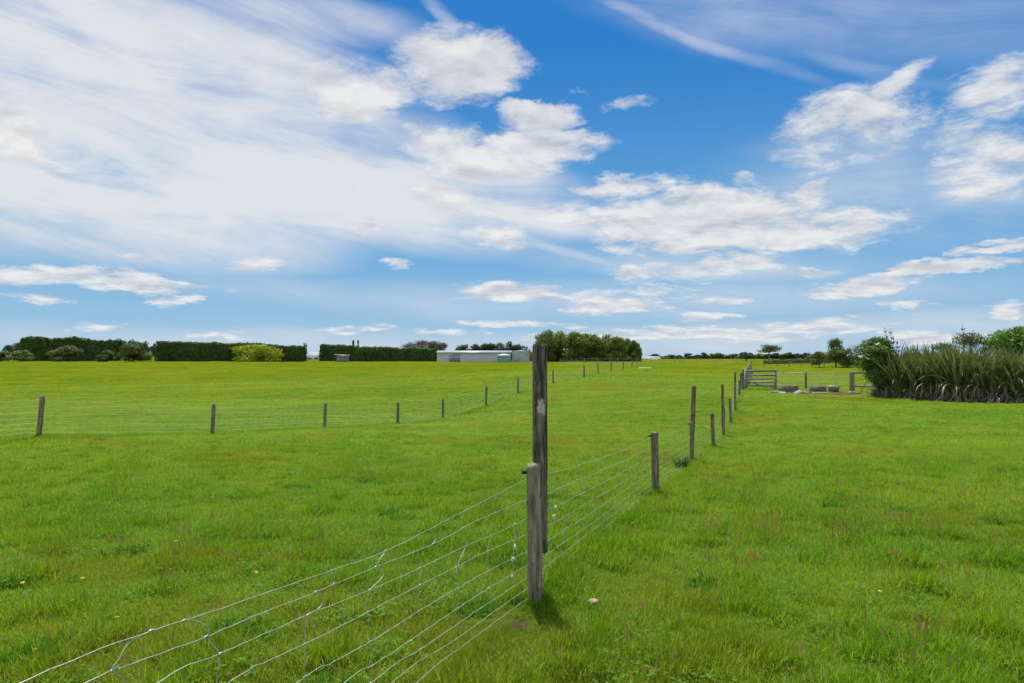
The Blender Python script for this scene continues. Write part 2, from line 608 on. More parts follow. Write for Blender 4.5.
def blade_mat(name, kind='grass'):
    m, g, t, out = new_mat(name)
    geo = t.nodes.new('ShaderNodeNewGeometry')
    pos = geo.outputs['Position']
    oi = t.nodes.new('ShaderNodeObjectInfo')
    at_ = t.nodes.new('ShaderNodeAttribute')
    at_.attribute_name = 'var'
    big, lush, dry = field_tone(g, pos)
    fac = at_.outputs['Fac']
    if kind == 'grass':
        c = g.mix(g.ss(lush, 0.36, 0.64), (0.245, 0.365, 0.012), (0.100, 0.300, 0.009))
        c = g.mix(g.ss(big, 0.35, 0.68, 0.0, 0.75), c, (0.280, 0.385, 0.014))
        c = g.mix(g.m('MULTIPLY', oi.outputs['Random'], 0.45), c, (0.070, 0.240, 0.005))
        c = g.mix(g.ss(fac, 0.55, 1.0, 0.0, 0.75), c, (0.440, 0.600, 0.050))
        c = g.mix(g.ss(fac, 0.0, 0.35, 0.55, 0.0), c, (0.045, 0.150, 0.006))
        c = g.mix(g.ss(fac, 0.955, 0.965), c, (0.50, 0.44, 0.20))
        c = g.mix(g.ss(dry, 0.50, 0.70, 0, 0.45), c, (0.285, 0.245, 0.022))
        trans = 0.45
    elif kind == 'seed':
        c = g.mix(fac, (0.33, 0.23, 0.09), (0.26, 0.32, 0.04))
        trans = 0.3
    else:
        c = g.mix(fac, (0.065, 0.190, 0.010), (0.130, 0.290, 0.014))
        trans = 0.35
    p = principled(g, t, c, 0.55, 0.14)
    tr = t.nodes.new('ShaderNodeBsdfTranslucent')
    g.put(tr.inputs[0], g.mix(1.0, c, (1.15, 1.15, 0.5), 'MULTIPLY'))
    mx = t.nodes.new('ShaderNodeMixShader')
    mx.inputs[0].default_value = trans
    t.links.new(p.outputs[0], mx.inputs[1])
    t.links.new(tr.outputs[0], mx.inputs[2])
    t.links.new(mx.outputs[0], out.inputs[0])
    return m


def wood_mat(name, dark=(0.070, 0.058, 0.044), light=(0.32, 0.275, 0.21), green=(0.18, 0.18, 0.085), lichen=0.66,
             splash=None, grain=(1, 1, .06), scale=34.0, mossy=0.5):
    m, g, t, out = new_mat(name)
    tc = t.nodes.new('ShaderNodeTexCoord')
    pos = tc.outputs['Object']
    st = g.v('MULTIPLY', pos, grain)
    n = g.noise(st, scale, 6, 0.68, 0.2)
    n2 = g.noise(g.v('ADD', pos, (4., 2., 0.)), 5.0, 4, 0.6)
    c = g.mix(g.ss(n, 0.36, 0.66), dark, light)
    c = g.mix(g.ss(n2, 0.45, 0.70, 0.0, mossy), c, green)
    # stains
    n4 = g.noise(g.v('MULTIPLY', pos, (1, 1, .35)), 9.0, 5, 0.7)
    c = g.mix(g.ss(n4, 0.50, 0.62, 0.0, 0.62), c, dark)
    # lichen crust
    n3 = g.noise(g.v('ADD', g.v('MULTIPLY', pos, (1, 1, .6)), (9., 1., 3.)), 30.0, 5, 0.72)
    c = g.mix(g.ss(n3, lichen, lichen + 0.05, 0, 0.8), c, (0.42, 0.44, 0.38))
    if splash:
        q = g.v('MULTIPLY', g.v('SUBTRACT', pos, (splash[0], splash[1], splash[2])), (1 / splash[3], 1 / splash[3], 1 / splash[4]))
        L = g.m('ADD', g.v('LENGTH', q), g.m('MULTIPLY', g.m('SUBTRACT', n3, 0.5), 3.0))
        c = g.mix(g.ss(L, 0.75, 1.1, 0.85, 0.0), c, (0.50, 0.50, 0.48))
    p = principled(g, t, c, 0.9, 0.15)
    b = t.nodes.new('ShaderNodeBump')
    b.inputs['Strength'].default_value = 0.8
    b.inputs['Distance'].default_value = 0.006
    t.links.new(n, b.inputs['Height'])
    t.links.new(b.outputs[0], p.inputs['Normal'])
    t.links.new(p.outputs[0], out.inputs[0])
    return m


def plain_mat(name, a, b, scale=3.0, rough=0.8, spec=0.3, metal=0.0, bump=0.0, stretch=(1, 1, 1)):
    m, g, t, out = new_mat(name)
    tc = t.nodes.new('ShaderNodeTexCoord')
    n = g.noise(g.v('MULTIPLY', tc.outputs['Object'], stretch), scale, 5, 0.65)
    p = principled(g, t, g.mix(g.ss(n, 0.3, 0.7), a, b), rough, spec, metal)
    if bump:
        bn = t.nodes.new('ShaderNodeBump')
        bn.inputs['Strength'].default_value = 0.7
        bn.inputs['Distance'].default_value = bump
        t.links.new(n, bn.inputs['Height'])
        t.links.new(bn.outputs[0], p.inputs['Normal'])
    t.links.new(p.outputs[0], out.inputs[0])
    return m


P0 = np.array([0.165, 4.8])          # the near fence post
FD = np.array([0.352, 0.936])        # direction in which the fence runs away
FD /= np.linalg.norm(FD)
SOIL = (0.03, 4.42)
MUD = (19.3, 42.6, 3.3, 1.7)
FEET = [tuple(P0)] + [((px_ - 512) / F * d_, d_) for px_, d_ in ((655, 10.45), (691, 16.0), (713, 20.8), (723, 25.6), (730, 29.8), (735, 33.4), (739, 40.0))]
CROSS = [((px_ - 512) / F * d_, d_) for px_, d_ in ((-150, 14.6), (40, 17.5), (213, 23.5), (325, 29), (398, 34), (443, 38), (486, 43), (518, 50), (553, 57), (584, 65), (598, 73))]

# ------------------------------------------------------------------ ground
def build_ground():
    rr = np.concatenate([[0.05, 0.2, 0.4], np.exp(np.linspace(math.log(0.6), math.log(9000), 640))])
    aa = np.concatenate([np.linspace(-60, 60, 520), np.linspace(60, 300, 90)[1:-1]])
    aa = np.radians(aa)
    Rg, Ag = np.meshgrid(rr, aa, indexing='ij')
    X = Rg * np.sin(Ag)
    Y = Rg * np.cos(Ag)
    Z = gz(X, Y)
    nr, na = X.shape
    V = np.stack([X, Y, Z], -1).reshape(-1, 3)
    i = np.arange(nr - 1)[:, None]
    j = np.arange(na)[None, :]
    j2 = (j + 1) % na
    q = np.stack(np.broadcast_arrays(i * na + j, (i + 1) * na + j, (i + 1) * na + j2, i * na + j2), -1).reshape(-1, 4)
    q = q[:, ::-1]
    c = len(V)
    V = np.vstack([V, [[0, 0, gzs(0.01, 0.01)]]])
    tri = np.stack([np.full(na, c), (np.arange(na) + 1) % na, np.arange(na)], -1)
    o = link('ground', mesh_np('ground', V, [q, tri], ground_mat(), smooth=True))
    tag(o, 'rolling green pasture', None, None, 'structure')


build_ground()

# ------------------------------------------------------------------ grass
def tuft(name, seed, n, rad, h0, h1, w, mat, lean=0.5, kind='grass'):
    r = np.random.default_rng(seed)
    V, Q, T, var = [], [], [], []
    k = 0
    for b in range(n):
        a = r.uniform(0, 2 * math.pi)
        rr = rad * math.sqrt(r.uniform(0, 1))
        p = np.array([rr * math.cos(a), rr * math.sin(a), -0.012])
        h = r.uniform(h0, h1)
        th = r.uniform(0, 2 * math.pi)
        dirv = np.array([math.cos(th), math.sin(th), 0])
        side = np.array([-math.sin(th), math.cos(th), 0])
        bend = abs(r.normal(0, lean)) + 0.12
        ww = w * r.uniform(0.7, 1.3)
        fa = r.uniform(0, 1)
        segs = 3
        pts = []
        ang = r.uniform(0.0, 0.25)
        q = p.copy()
        for s in range(segs + 1):
            pts.append(q.copy())
            stp = h / segs
            q = q + stp * (math.cos(ang) * np.array([0, 0, 1.]) + math.sin(ang) * dirv)
            ang += bend * 0.9
        wd = [ww, ww * 0.95, ww * 0.65]
        for s in range(segs):
            V.append(pts[s] - side * wd[s] / 2)
            V.append(pts[s] + side * wd[s] / 2)
        V.append(pts[segs])
        Q.append((k, k + 1, k + 3, k + 2))
        Q.append((k + 2, k + 3, k + 5, k + 4))
        T.append((k + 4, k + 5, k + 6))
        var += [fa, fa]
        k += 7
    varT = var[::2]
    me = mesh_np(name, np.array(V), [np.array(Q), np.array(T)], mat, var=np.array(var + varT))
    return bpy.data.objects.new(name, me)


def seed_tuft(name, seed, n, mat):
    r = np.random.default_rng(seed)
    V, Q, var = [], [], []
    k = 0
    for b in range(n):
        p = np.array([r.normal(0, .05), r.normal(0, .05), 0])
        h = r.uniform(.10, .17)
        lean = np.array([r.normal(0, .12), r.normal(0, .12), 1.0])
        lean /= np.linalg.norm(lean)
        for th in (r.uniform(0, 3.1),):
            side = np.array([math.cos(th), math.sin(th), 0])
            a, c = p, p + lean * h
            for (s0, s1, wa, wb) in ((0, .72, .0012, .0012), (.72, .84, .0012, .005), (.84, 1.0, .005, .001)):
                pa, pb = p + lean * h * s0, p + lean * h * s1
                V += [pa - side * wa, pa + side * wa, pb + side * wb, pb - side * wb]
                Q.append((k, k + 1, k + 2, k + 3))
                var.append(r.uniform(0, .5) if s0 > .5 else .9)
                k += 4
    me = mesh_np(name, np.array(V), [np.array(Q)], mat, var=np.array(var))
    return bpy.data.objects.new(name, me)


def clover_tuft(name, seed, n, mat):
    r = np.random.default_rng(seed)
    V, Q, var = [], [], []
    k = 0
    for b in range(n):
        c = np.array([r.normal(0, .045), r.normal(0, .045), r.uniform(.015, .06)])
        fa = r.uniform(0, 1)
        a0 = r.uniform(0, 6)
        for l in range(3):
            a = a0 + l * 2.09
            d = np.array([math.cos(a), math.sin(a), r.uniform(-.2, .35)])
            s = np.array([-math.sin(a), math.cos(a), r.uniform(-.2, .2)])
            L = r.uniform(.006, .011)
            V += [c, c + d * L * .6 - s * L * .5, c + d * L * 1.15, c + d * L * .6 + s * L * .5]
            Q.append((k, k + 1, k + 2, k + 3))
            var.append(fa)
            k += 4
    me = mesh_np(name, np.array(V), [np.array(Q)], mat, var=np.array(var))
    return bpy.data.objects.new(name, me)


def build_grass():
    bm_ = blade_mat('grass_blade')
    sm_ = blade_mat('grass_seed_head', 'seed')
    cm_ = blade_mat('clover_leaf', 'clover')
    kinds = bpy.data.collections.new('grass_kinds')
    objs = []
    for i in range(5):
        objs.append(tuft('a%d_tuft' % i, 11 + i, 40, .070, .045, .090, .0032, bm_, .40))
    objs.append(tuft('b0_tuft', 31, 44, .06, .07, .125, .0034, bm_, .34))
    objs.append(tuft('b1_tuft', 32, 38, .065, .035, .07, .0034, bm_, .55))
    objs.append(clover_tuft('c0_clover', 41, 26, cm_))
    objs.append(seed_tuft('d0_seed', 51, 7, sm_))
    objs.append(seed_tuft('d1_seed', 52, 5, sm_))
    objs.append(tuft('e0_weed', 61, 46, .075, .06, .12, .013, cm_, .55))
    for o in objs:
        kinds.objects.link(o)
    # points: dense near, sparser and larger with distance
    rmax = 95.0
    th = 1.75
    rs = np.exp(np.linspace(math.log(.9), math.log(rmax), 260))
    X, Y = [], []
    for a, b in zip(rs[:-1], rs[1:]):
        rm = (a + b) / 2
        rho = min(620, 6600 / rm ** 1.28)
        n = rng.poisson(rho * rm * th * (b - a))
        r = rng.uniform(a, b, n)
        an = rng.uniform(-th / 2, th / 2, n)
        X.append(r * np.sin(an))
        Y.append(r * np.cos(an))
    X = np.concatenate(X)
    Y = np.concatenate(Y)
    r = np.hypot(X, Y)
    patch = fbm(X / .42, Y / .42, 5, 21)
    patch2 = fbm(X / 3.5, Y / 3.5, 3, 22)
    # bare patch and thin, short ground by the post
    ds = np.hypot((X - SOIL[0]), (Y - SOIL[1]))
    keep = ds > 0.02 + 0.13 * vnoise(X * 14, Y * 14, 5)
    keep &= ~((((X - MUD[0]) / MUD[2]) ** 2 + ((Y - MUD[1]) / MUD[3]) ** 2 < 1.0 + (vnoise(X * 2, Y * 2, 6) - .5) * .8) & (rng.uniform(0, 1, len(X)) < .93))
    ds2 = np.hypot((X - .40), (Y - 4.85))
    keep &= ~((ds2 < .12) & (rng.uniform(0, 1, len(X)) < .5))
    near_bare = np.clip((np.minimum(ds - .1, 9)) / .5, .35, 1)
    # distance to the two fence lines: longer grass below the wires
    rel = np.stack([X - P0[0], Y - P0[1]], -1)
    df = np.abs(rel[:, 0] * FD[1] - rel[:, 1] * FD[0])
    u = rng.uniform(0, 1, len(X))
    idx = rng.integers(0, 5, len(X))
    idx = np.where((patch > .60) & (u < .55), 5, idx)
    idx = np.where((patch < .40) & (u < .5), 6, idx)
    pc = fbm(X / .8, Y / .8, 2, 77)
    idx = np.where((rng.uniform(0, 1, len(X)) < np.clip((pc - .45) * .4, .01, .07)) & (r < 14), 7, idx)
    ps = fbm(X / 2.2, Y / 2.2, 3, 91)
    us = rng.uniform(0, 1, len(X))
    seedp = np.clip((ps - .47) * .20, 0.006, .026) * np.clip(8 / np.maximum(r, 1), .35, 1)
    idx = np.where(us < seedp, np.where(us < seedp / 2, 8, 9), idx)
    sc = 1.06 + (-.40 + .80 * np.clip((patch - .3) / .4, 0, 1)) * np.clip(7 / np.maximum(r, 1), .25, 1)
    sc = sc * rng.uniform(.78, 1.22, len(X))
    sc *= np.clip(1 + (patch2 - .5) * .6, .7, 1.3)
    sc *= near_bare * np.clip(1.35 - r / 16, 1, 1.3)
    # longer grass round post feet and below wires, partly added as contact shading
    along = rel[:, 0] * FD[0] + rel[:, 1] * FD[1]
    foot = np.zeros(len(X))
    for fx, fy in FEET:
        foot = np.maximum(foot, np.exp(-((X - fx) ** 2 + (Y - fy) ** 2) / .045))
    cross = np.full(len(X), 9.0)
    for (ax_, ay_), (bx_, by_) in zip(CROSS[:-1], CROSS[1:]):
        ex, ey = bx_ - ax_, by_ - ay_
        tt = np.clip(((X - ax_) * ex + (Y - ay_) * ey) / (ex * ex + ey * ey), 0, 1)
        cross = np.minimum(cross, np.hypot(X - ax_ - ex * tt, Y - ay_ - ey * tt))
        foot = np.maximum(foot, np.exp(-((X - ax_) ** 2 + (Y - ay_) ** 2) / .06))
    long_ = np.maximum(foot, np.maximum(np.exp(-(cross / .35) ** 2) * .8, np.exp(-(df / .16) ** 2) * .35 * (along > -2)))
    idx = np.where((long_ > .3) & (u < .8), 5, idx)
    sc *= 1 + .65 * long_
    sc *= np.clip((r / 6) ** .36, 1, 2.5)
    sc = np.where((idx >= 8) & (idx < 10) & (r > 12), sc * .8, sc)
    zs = np.where(idx >= 8, sc, sc * np.clip(1.12 - r / 45, .25, 1))
    # scattered dark weeds
    wx, wy = rng.uniform(-5, 7, 46), rng.uniform(1.5, 13, 46)
    for a_, b_ in list(zip(wx, wy)) + [(-.35, 3.1), (-.95, 3.3), (-.75, 2.6), (.05, 5.9), (-1.6, 4.1)]:
        q_ = np.hypot(X - a_, Y - b_)
        near_ = (q_ < .16) & (rng.uniform(0, 1, len(X)) < .35)
        idx = np.where(near_, 10, idx)
    keep &= rng.uniform(0, 1, len(X)) < np.clip((rmax - r) / 62, 0, 1)
    keep &= Y > .5
    X, Y, idx, sc, zs = X[keep], Y[keep], idx[keep], sc[keep], zs[keep]
    Z = gz(X, Y)
    n = len(X)
    me = bpy.data.meshes.new('grass')
    me.vertices.add(n)
    me.vertices.foreach_set('co', np.stack([X, Y, Z], -1).astype(np.float32).ravel())
    for nm, arr, ty in (('idx', idx.astype(np.int32), 'INT'), ('sc', sc.astype(np.float32), 'FLOAT'), ('zs', zs.astype(np.float32), 'FLOAT'),
                        ('rz', rng.uniform(0, 6.28, n).astype(np.float32), 'FLOAT')):
        a_ = me.attributes.new(nm, ty, 'POINT')
        a_.data.foreach_set('value', arr)
    me.materials.append(bm_)
    me.update()
    o = link('grass', me)
    tag(o, 'short green pasture grass with reddish seed heads', 'grass', None, 'stuff')
    ng = bpy.data.node_groups.new('sward', 'GeometryNodeTree')
    ng.interface.new_socket('Geometry', in_out='INPUT', socket_type='NodeSocketGeometry')
    ng.interface.new_socket('Geometry', in_out='OUTPUT', socket_type='NodeSocketGeometry')
    N, L = ng.nodes, ng.links
    gi = N.new('NodeGroupInput')
    go = N.new('NodeGroupOutput')
    iop = N.new('GeometryNodeInstanceOnPoints')
    ci = N.new('GeometryNodeCollectionInfo')
    ci.inputs['Collection'].default_value = kinds
    ci.inputs['Separate Children'].default_value = True
    ci.inputs['Reset Children'].default_value = True
    iop.inputs['Pick Instance'].default_value = True

    def attr(nm, ty):
        a = N.new('GeometryNodeInputNamedAttribute')
        a.data_type = ty
        a.inputs['Name'].default_value = nm
        return a.outputs[0]
    cr = N.new('ShaderNodeCombineXYZ')
    L.new(attr('rz', 'FLOAT'), cr.inputs[2])
    cs = N.new('ShaderNodeCombineXYZ')
    s_ = attr('sc', 'FLOAT')
    L.new(s_, cs.inputs[0])
    L.new(s_, cs.inputs[1])
    L.new(attr('zs', 'FLOAT'), cs.inputs[2])
    L.new(gi.outputs[0], iop.inputs['Points'])
    L.new(ci.outputs[0], iop.inputs['Instance'])
    L.new(attr('idx', 'INT'), iop.inputs['Instance Index'])
    L.new(cr.outputs[0], iop.inputs['Rotation'])
    L.new(cs.outputs[0], iop.inputs['Scale'])
    L.new(iop.outputs[0], go.inputs[0])
    md = o.modifiers.new('sward', 'NODES')
    md.node_group = ng
    print('GRASS points', n)


build_grass()

# ------------------------------------------------------------------ posts, wires and fences
WOOD = wood_mat('weathered_post')
WOOD_NEAR = wood_mat('near_post_wood', dark=(0.090, 0.080, 0.066), light=(0.40, 0.36, 0.28), green=(0.29, 0.285, 0.15), lichen=0.62, mossy=0.8)
WOOD_TALL = wood_mat('tall_batten_wood', dark=(0.030, 0.028, 0.028), light=(0.24, 0.215, 0.175), green=(0.16, 0.14, 0.075), lichen=0.68,
                     splash=(0.0, -0.05, 1.03, 0.035, 0.055), mossy=0.45)
WIRE = plain_mat('galvanised_wire', (0.34, 0.37, 0.35), (0.58, 0.60, 0.58), 60, 0.45, 0.5, 0.3)
PLASTIC = plain_mat('black_insulator', (0.015, 0.015, 0.016), (0.03, 0.03, 0.03), 20, 0.4, 0.4)
WHITE = plain_mat('white_insulator', (0.7, 0.7, 0.68), (0.8, 0.8, 0.78), 20, 0.5, 0.4)
WOOL = plain_mat('snagged_wool', (0.62, 0.60, 0.54), (0.78, 0.76, 0.70), 80, 0.95, 0.1)


def post_mesh(name, length, r, mat, seed=0, sides=20, rings=26, sink=0.25, flat=0.0, taper=0.06, cut=0.0):
    """a round post with grain ridges, splits and a sawn top, its base at the origin"""
    rr = np.random.default_rng(seed)
    th = np.arange(sides) * 2 * math.pi / sides
    ridge = rr.normal(0, .035, sides)
    split = rr.integers(0, sides)
    V, Q, T = [], [], []
    zs = np.linspace(-sink, length, rings)
    for k, z in enumerate(zs):
        q = (z + sink) / (length + sink)
        rad = r * (1 - taper * q) * (1 + ridge + rr.normal(0, .008, sides))
        rad[split] *= 0.80
        if z < 0.06 and z > -0.06:
            rad *= 1.03
        if k == rings - 1:
            rad *= 0.95
        x = rad * np.cos(th)
        y = rad * np.sin(th)
        if flat:
            y = np.clip(y, -r * flat, r)
        zz = z + (cut * x / r if k >= rings - 2 else 0) + (rr.normal(0, .004, sides) if k == rings - 1 else 0)
        V.append(np.stack([x, y, np.full(sides, 1.0) * zz], -1))
    V = np.concatenate(V)
    for i in range(rings - 1):
        for k in range(sides):
            k2 = (k + 1) % sides
            Q.append((i * sides + k, i * sides + k2, (i + 1) * sides + k2, (i + 1) * sides + k))
    V = np.vstack([V, [0, 0, length - .004], [0, 0, -sink]])
    for k in range(sides):
        k2 = (k + 1) % sides
        T.append((len(V) - 2, (rings - 1) * sides + k, (rings - 1) * sides + k2))
        T.append((len(V) - 1, k2, k))
    return mesh_np(name, V, [np.array(Q), np.array(T)], mat, smooth=False)


H9 = np.array([0.873, 0.725, 0.59, 0.47, 0.36, 0.26, 0.175, 0.10, 0.03])


def plane_at(px, py):
    """where the sight line meets the vertical plane of the near fence"""
    r = ray(px, py)
    nrm = np.array([FD[1], -FD[0]])
    k = np.dot(P0 + nrm * -0.055 - CAM[:2], nrm) / np.dot(r[:2], nrm)
    return CAM + r * k


def wavy(pts, step, amp, rg):
    """resample a polyline and crimp it slightly"""
    pts = np.asarray(pts, float)
    seg = np.linalg.norm(np.diff(pts, axis=0), axis=1)
    s = np.concatenate([[0], np.cumsum(seg)])
    n = max(2, int(s[-1] / step))
    t = np.linspace(0, s[-1], n)
    out = np.stack([np.interp(t, s, pts[:, i]) for i in range(3)], -1)
    out[1:-1] += rg.normal(0, amp, (n - 2, 3)) * np.array([.5, .5, 1])
    return out


def smooth_path(pts, per=5):
    """Catmull-Rom through the points"""
    pts = np.asarray(pts, float)
    P = np.vstack([2 * pts[0] - pts[1], pts, 2 * pts[-1] - pts[-2]])
    out = []
    for i in range(1, len(P) - 2):
        for f in np.linspace(0, 1, per, endpoint=False):
            p0, p1, p2, p3 = P[i - 1], P[i], P[i + 1], P[i + 2]
            out.append(p1 + .5 * f * (p2 - p0 + f * (2 * p0 - 5 * p1 + 4 * p2 - p3 + f * (3 * (p1 - p2) + p3 - p0))))
    out.append(pts[-1])
    return np.array(out)


def near_fence():
    root = empty('wire_fence', (P0[0], P0[1], gzs(*P0)))
    tag(root, 'wire netting fence in the foreground, on round posts, with a tall batten', 'wire fence')
    rg = np.random.default_rng(5)
    base0 = np.array(root.location)

    def wl(p):
        return np.asarray(p, float) - base0
    # posts along the line: (x px, depth, top px, height, has batten, lean x)
    line = [
        # along distance from P0, height above ground, batten?, lean (x per m)
        (-5.6, 0.98, False, 0.0),
        (0.0, 0.985, True, -0.014),
        (None, (655, 10.45), False, -0.025),
        (None, (691, 16.0), True, 0.05),
        (None, (713, 20.8), False, -0.04),
        (None, (723, 25.6), True, -0.012),
        (None, (730, 29.8), False, -0.02),
        (None, (735, 33.4), True, 0.01),
        (None, (739, 40.0), False, -0.01),
        (None, (743, 46.0), False, 0.0),
    ]
    tops = {2: 432, 3: 386, 4: 413, 5: 384, 6: 398, 7: 372, 8: 380, 9: 369}
    feet = []
    for i, (a, b, bat, lean) in enumerate(line):
        if a is not None:
            p = P0 + FD * a
            h = b
        else:
            px, d = b
            x = (px - 512) / F * d
            p = np.array([x, d])
            h = None
        z = gzs(*p)
        if h is None:
            ztop = at(b[0], tops[i], b[1])[2]
            h = ztop - z
        tot = h
        if bat and i != 1:
            h = tot * 0.54
        feet.append((p, z))
        r = 0.053 if i == 1 else 0.057 + rg.uniform(-.004, .006)
        me = post_mesh('fence_post', h, r, WOOD_NEAR if i == 1 else WOOD, seed=40 + i, sides=28 if i < 3 else 14, rings=60 if i < 3 else 20, cut=.006)
        o = link('fence_post', me, root, wl((p[0], p[1], z)))
        o.rotation_euler = (0, lean, rg.uniform(0, 3) if i != 1 else 0.6)
        # insulator knob near the post top
        k = MB()
        kz = h - .055
        kx = -(r + .012)
        k.tube([(kx + .012, 0, kz), (kx - .012, 0, kz)], [.014, .016], 10)
        k.tube([(kx - .012, 0, kz), (kx - .022, 0, kz)], [.019, .012], 10)
        ko = k.build('insulator', PLASTIC, o)
        ko.rotation_euler = (0, 0, -(o.rotation_euler[2]))
        if bat:
            if i == 1:
                L = 1.475
                me = post_mesh('batten', L, .050, WOOD_TALL, seed=91, sides=28, rings=80, sink=0.0, flat=.72, taper=-.03, cut=-.004)
                bo = link('tall_batten', me, root, wl((p[0] + .038, p[1] + .098, z + .345)))
                bo.rotation_euler = (0, -0.002, 0.12)
            else:
                L = tot - .36
                me = post_mesh('batten', L, .054, WOOD, seed=91 + i, sides=14, rings=30, sink=0.0, flat=.7)
                bo = link('tall_batten', me, root, wl((p[0] + .015 + lean * .36, p[1] + .095, z + .36)))
                bo.rotation_euler = (0, lean * .8, 0.1)
                w_ = MB()
                w_.tube([(-.0, -.045, .25), (0, -.065, .25)], [.022, .022], 8)
                w_.build('insulator', WHITE, bo)
    # netting: nine line wires and their stays, one woven product
    net = MB()
    tr = [
        [(20, 683), (109, 646), (184, 621), (260, 595), (335, 569), (386, 551), (447, 520), (528, 478)],
        [(86, 683), (112, 671), (160, 654), (206, 637), (250, 618), (316, 592), (334, 584), (376, 567), (433, 544), (463, 528), (478, 520), (528, 499)],
        [(156, 683), (220, 654), (308, 615), (340, 602), (370, 590), (420, 568), (470, 544), (495, 534), (528, 518)],
        [(228, 683), (262, 664), (305, 644), (330, 632), (368, 612), (420, 585), (456, 567), (488, 551), (528, 534)],
        [(297, 683), (330, 664), (370, 642), (419, 611), (456, 589), (488, 571), (528, 551)],
        [(344, 683), (372, 666), (421, 633), (458, 608), (489, 588), (528, 565)],
        [(371, 683), (421, 649), (459, 623), (490, 602), (528, 577)],
        [(393, 682), (437, 651), (462, 635), (492, 613), (528, 588)],
        [(420, 680), (460, 648), (495, 622), (528, 598)],
    ]
    wires0 = []
    for k, w in enumerate(tr):
        pts = [plane_at(*p) for p in w]
        # carry on to the post behind the viewer's left shoulder
        p9, z9 = feet[0]
        first = np.array([p9[0] - .055 * FD[1], p9[1] + .055 * FD[0], z9 + H9[k]])
        mid = pts[0] * .55 + first * .45
        mid[2] = pts[0][2] + (first[2] - pts[0][2]) * .45 - .02
        pts = smooth_path([first, mid] + pts, 6)
        pts = wavy(pts, .045, .0011, rg)
        wires0.append(pts)
        net.tube(wl(pts), .0014, 5, cap=False)
    for s in (1, 2, 3, 4, 5, 6, 7, 8):
        (pa, za), (pb, zb) = feet[s], feet[s + 1]
        Ls = np.linalg.norm(pb - pa)
        off = np.array([-FD[1], FD[0]]) * .055
        n = max(8, int(Ls / .25))
        rad = .0014 if s < 2 else .0013
        rows = []
        for k in range(9):
            t = np.linspace(0, 1, n)
            sag = (.055 if k == 0 else .02) * rg.uniform(.5, 1.2)
            X = pa[0] + off[0] + (pb[0] - pa[0]) * t
            Y = pa[1] + off[1] + (pb[1] - pa[1]) * t
            base = za + (zb - za) * t
            gl = gz(X, Y)
            hh = H9[k] * 1.0
            Z = base + hh - sag * 4 * t * (1 - t) + rg.normal(0, .003, n)
            Z = np.maximum(Z, gl + .01)
            W = np.stack([X, Y, Z], -1)
            rows.append(W)
            net.tube(wl(W), rad, 4, cap=False)
        ns = int(Ls / (.42 if s < 3 else .6))
        for j in range(1, ns):
            tt = j / ns + rg.normal(0, .012)
            pts = []
            for k in range(9):
                i0 = min(int(tt * (n - 1)), n - 2)
                f = tt * (n - 1) - i0
                p = rows[k][i0] * (1 - f) + rows[k][i0 + 1] * f
                pts.append(p + np.array([rg.normal(0, .008), 0, 0]))
            top = 1 if rg.uniform() < .35 else 0
            net.tube(wl(smooth_path(pts[top:], 3)), rad * .8, 4, cap=False)
            if s < 3:
                for p in pts[top:]:
                    net.tube([wl(p) + (0, 0, -.006), wl(p) + (0, 0, .006)], .0030, 5)
    stays = [
        [(151, 631), (138, 637), (127, 645), (119, 659), (112, 670), (124, 680), (127, 695)],
        [(183, 621), (196, 621), (206, 626), (209, 632), (207, 637), (213, 646), (219, 654), (217, 675), (218, 700)],
        [(318, 591), (323, 600), (319, 608), (308, 615), (305, 630), (305, 644), (304, 660), (305, 677), (306, 700)],
        [(335, 569), (334, 584)],
        [(386, 551), (380, 559), (377, 567), (384, 573), (379, 581), (370, 590), (367, 601), (368, 612), (370, 642), (372, 666), (371, 683), (372, 700)],
        [(417, 553), (422, 567), (420, 576), (419, 585), (419, 611), (421, 633), (421, 650), (422, 664)],
        [(431, 531), (436, 537), (433, 544)],
        [(463, 528), (467, 536), (466, 546), (457, 567), (456, 589), (458, 608), (460, 623), (461, 636)],
        [(489, 524), (490, 537), (488, 551), (489, 571), (490, 588), (490, 602)],
        [(516, 505), (515, 524), (514, 541), (513, 558), (513, 573), (513, 588)],
        [(497, 494), (499, 512)],
    ]
    for st in stays:
        pts = [plane_at(*p) for p in st]
        net.tube(wl(smooth_path(pts, 4)), .0015, 5, cap=False)
    knots = [(112, 671), (206, 637), (184, 621), (220, 654), (151, 631), (308, 615), (305, 644), (305, 677), (316, 592), (376, 567), (386, 551), (370, 590),
             (368, 612), (370, 642), (372, 666), (371, 683), (420, 568), (420, 585), (419, 611), (421, 633), (421, 649), (433, 544), (463, 528), (456, 567),
             (456, 589), (458, 608), (488, 551), (489, 571), (489, 588), (515, 524), (514, 541), (513, 558), (334, 584)]
    for kx, ky in knots:
        p = wl(plane_at(kx, ky))
        a = p - np.array([FD[0], FD[1], 0]) * .011
        b = p + np.array([FD[0], FD[1], 0]) * .011
        net.tube([a, p + (0, 0, .002), b], [.0024, .0036, .0024], 6)
    net.build('wire_netting', WIRE, root, smooth=True)
    # tufts of sheep's wool caught on the netting
    for kx, ky, L in ((515, 545, .035), (513, 558, .02), (512, 575, .02), (554, 515, .03), (556, 506, .02)):
        c = plane_at(kx, ky)
        w = MB()
        for j in range(14):
            a = rg.normal(0, .004, 3)
            pts = [a, a + rg.normal(0, .004, 3) + (0, 0, -L * .5), a + rg.normal(0, .006, 3) + (0, 0, -L * rg.uniform(.7, 1.2))]
            w.tube(pts, [.0028, .002, .0006], 4)
        o = w.build('wool_wisp', WOOL, root, loc=wl(c))


near_fence()


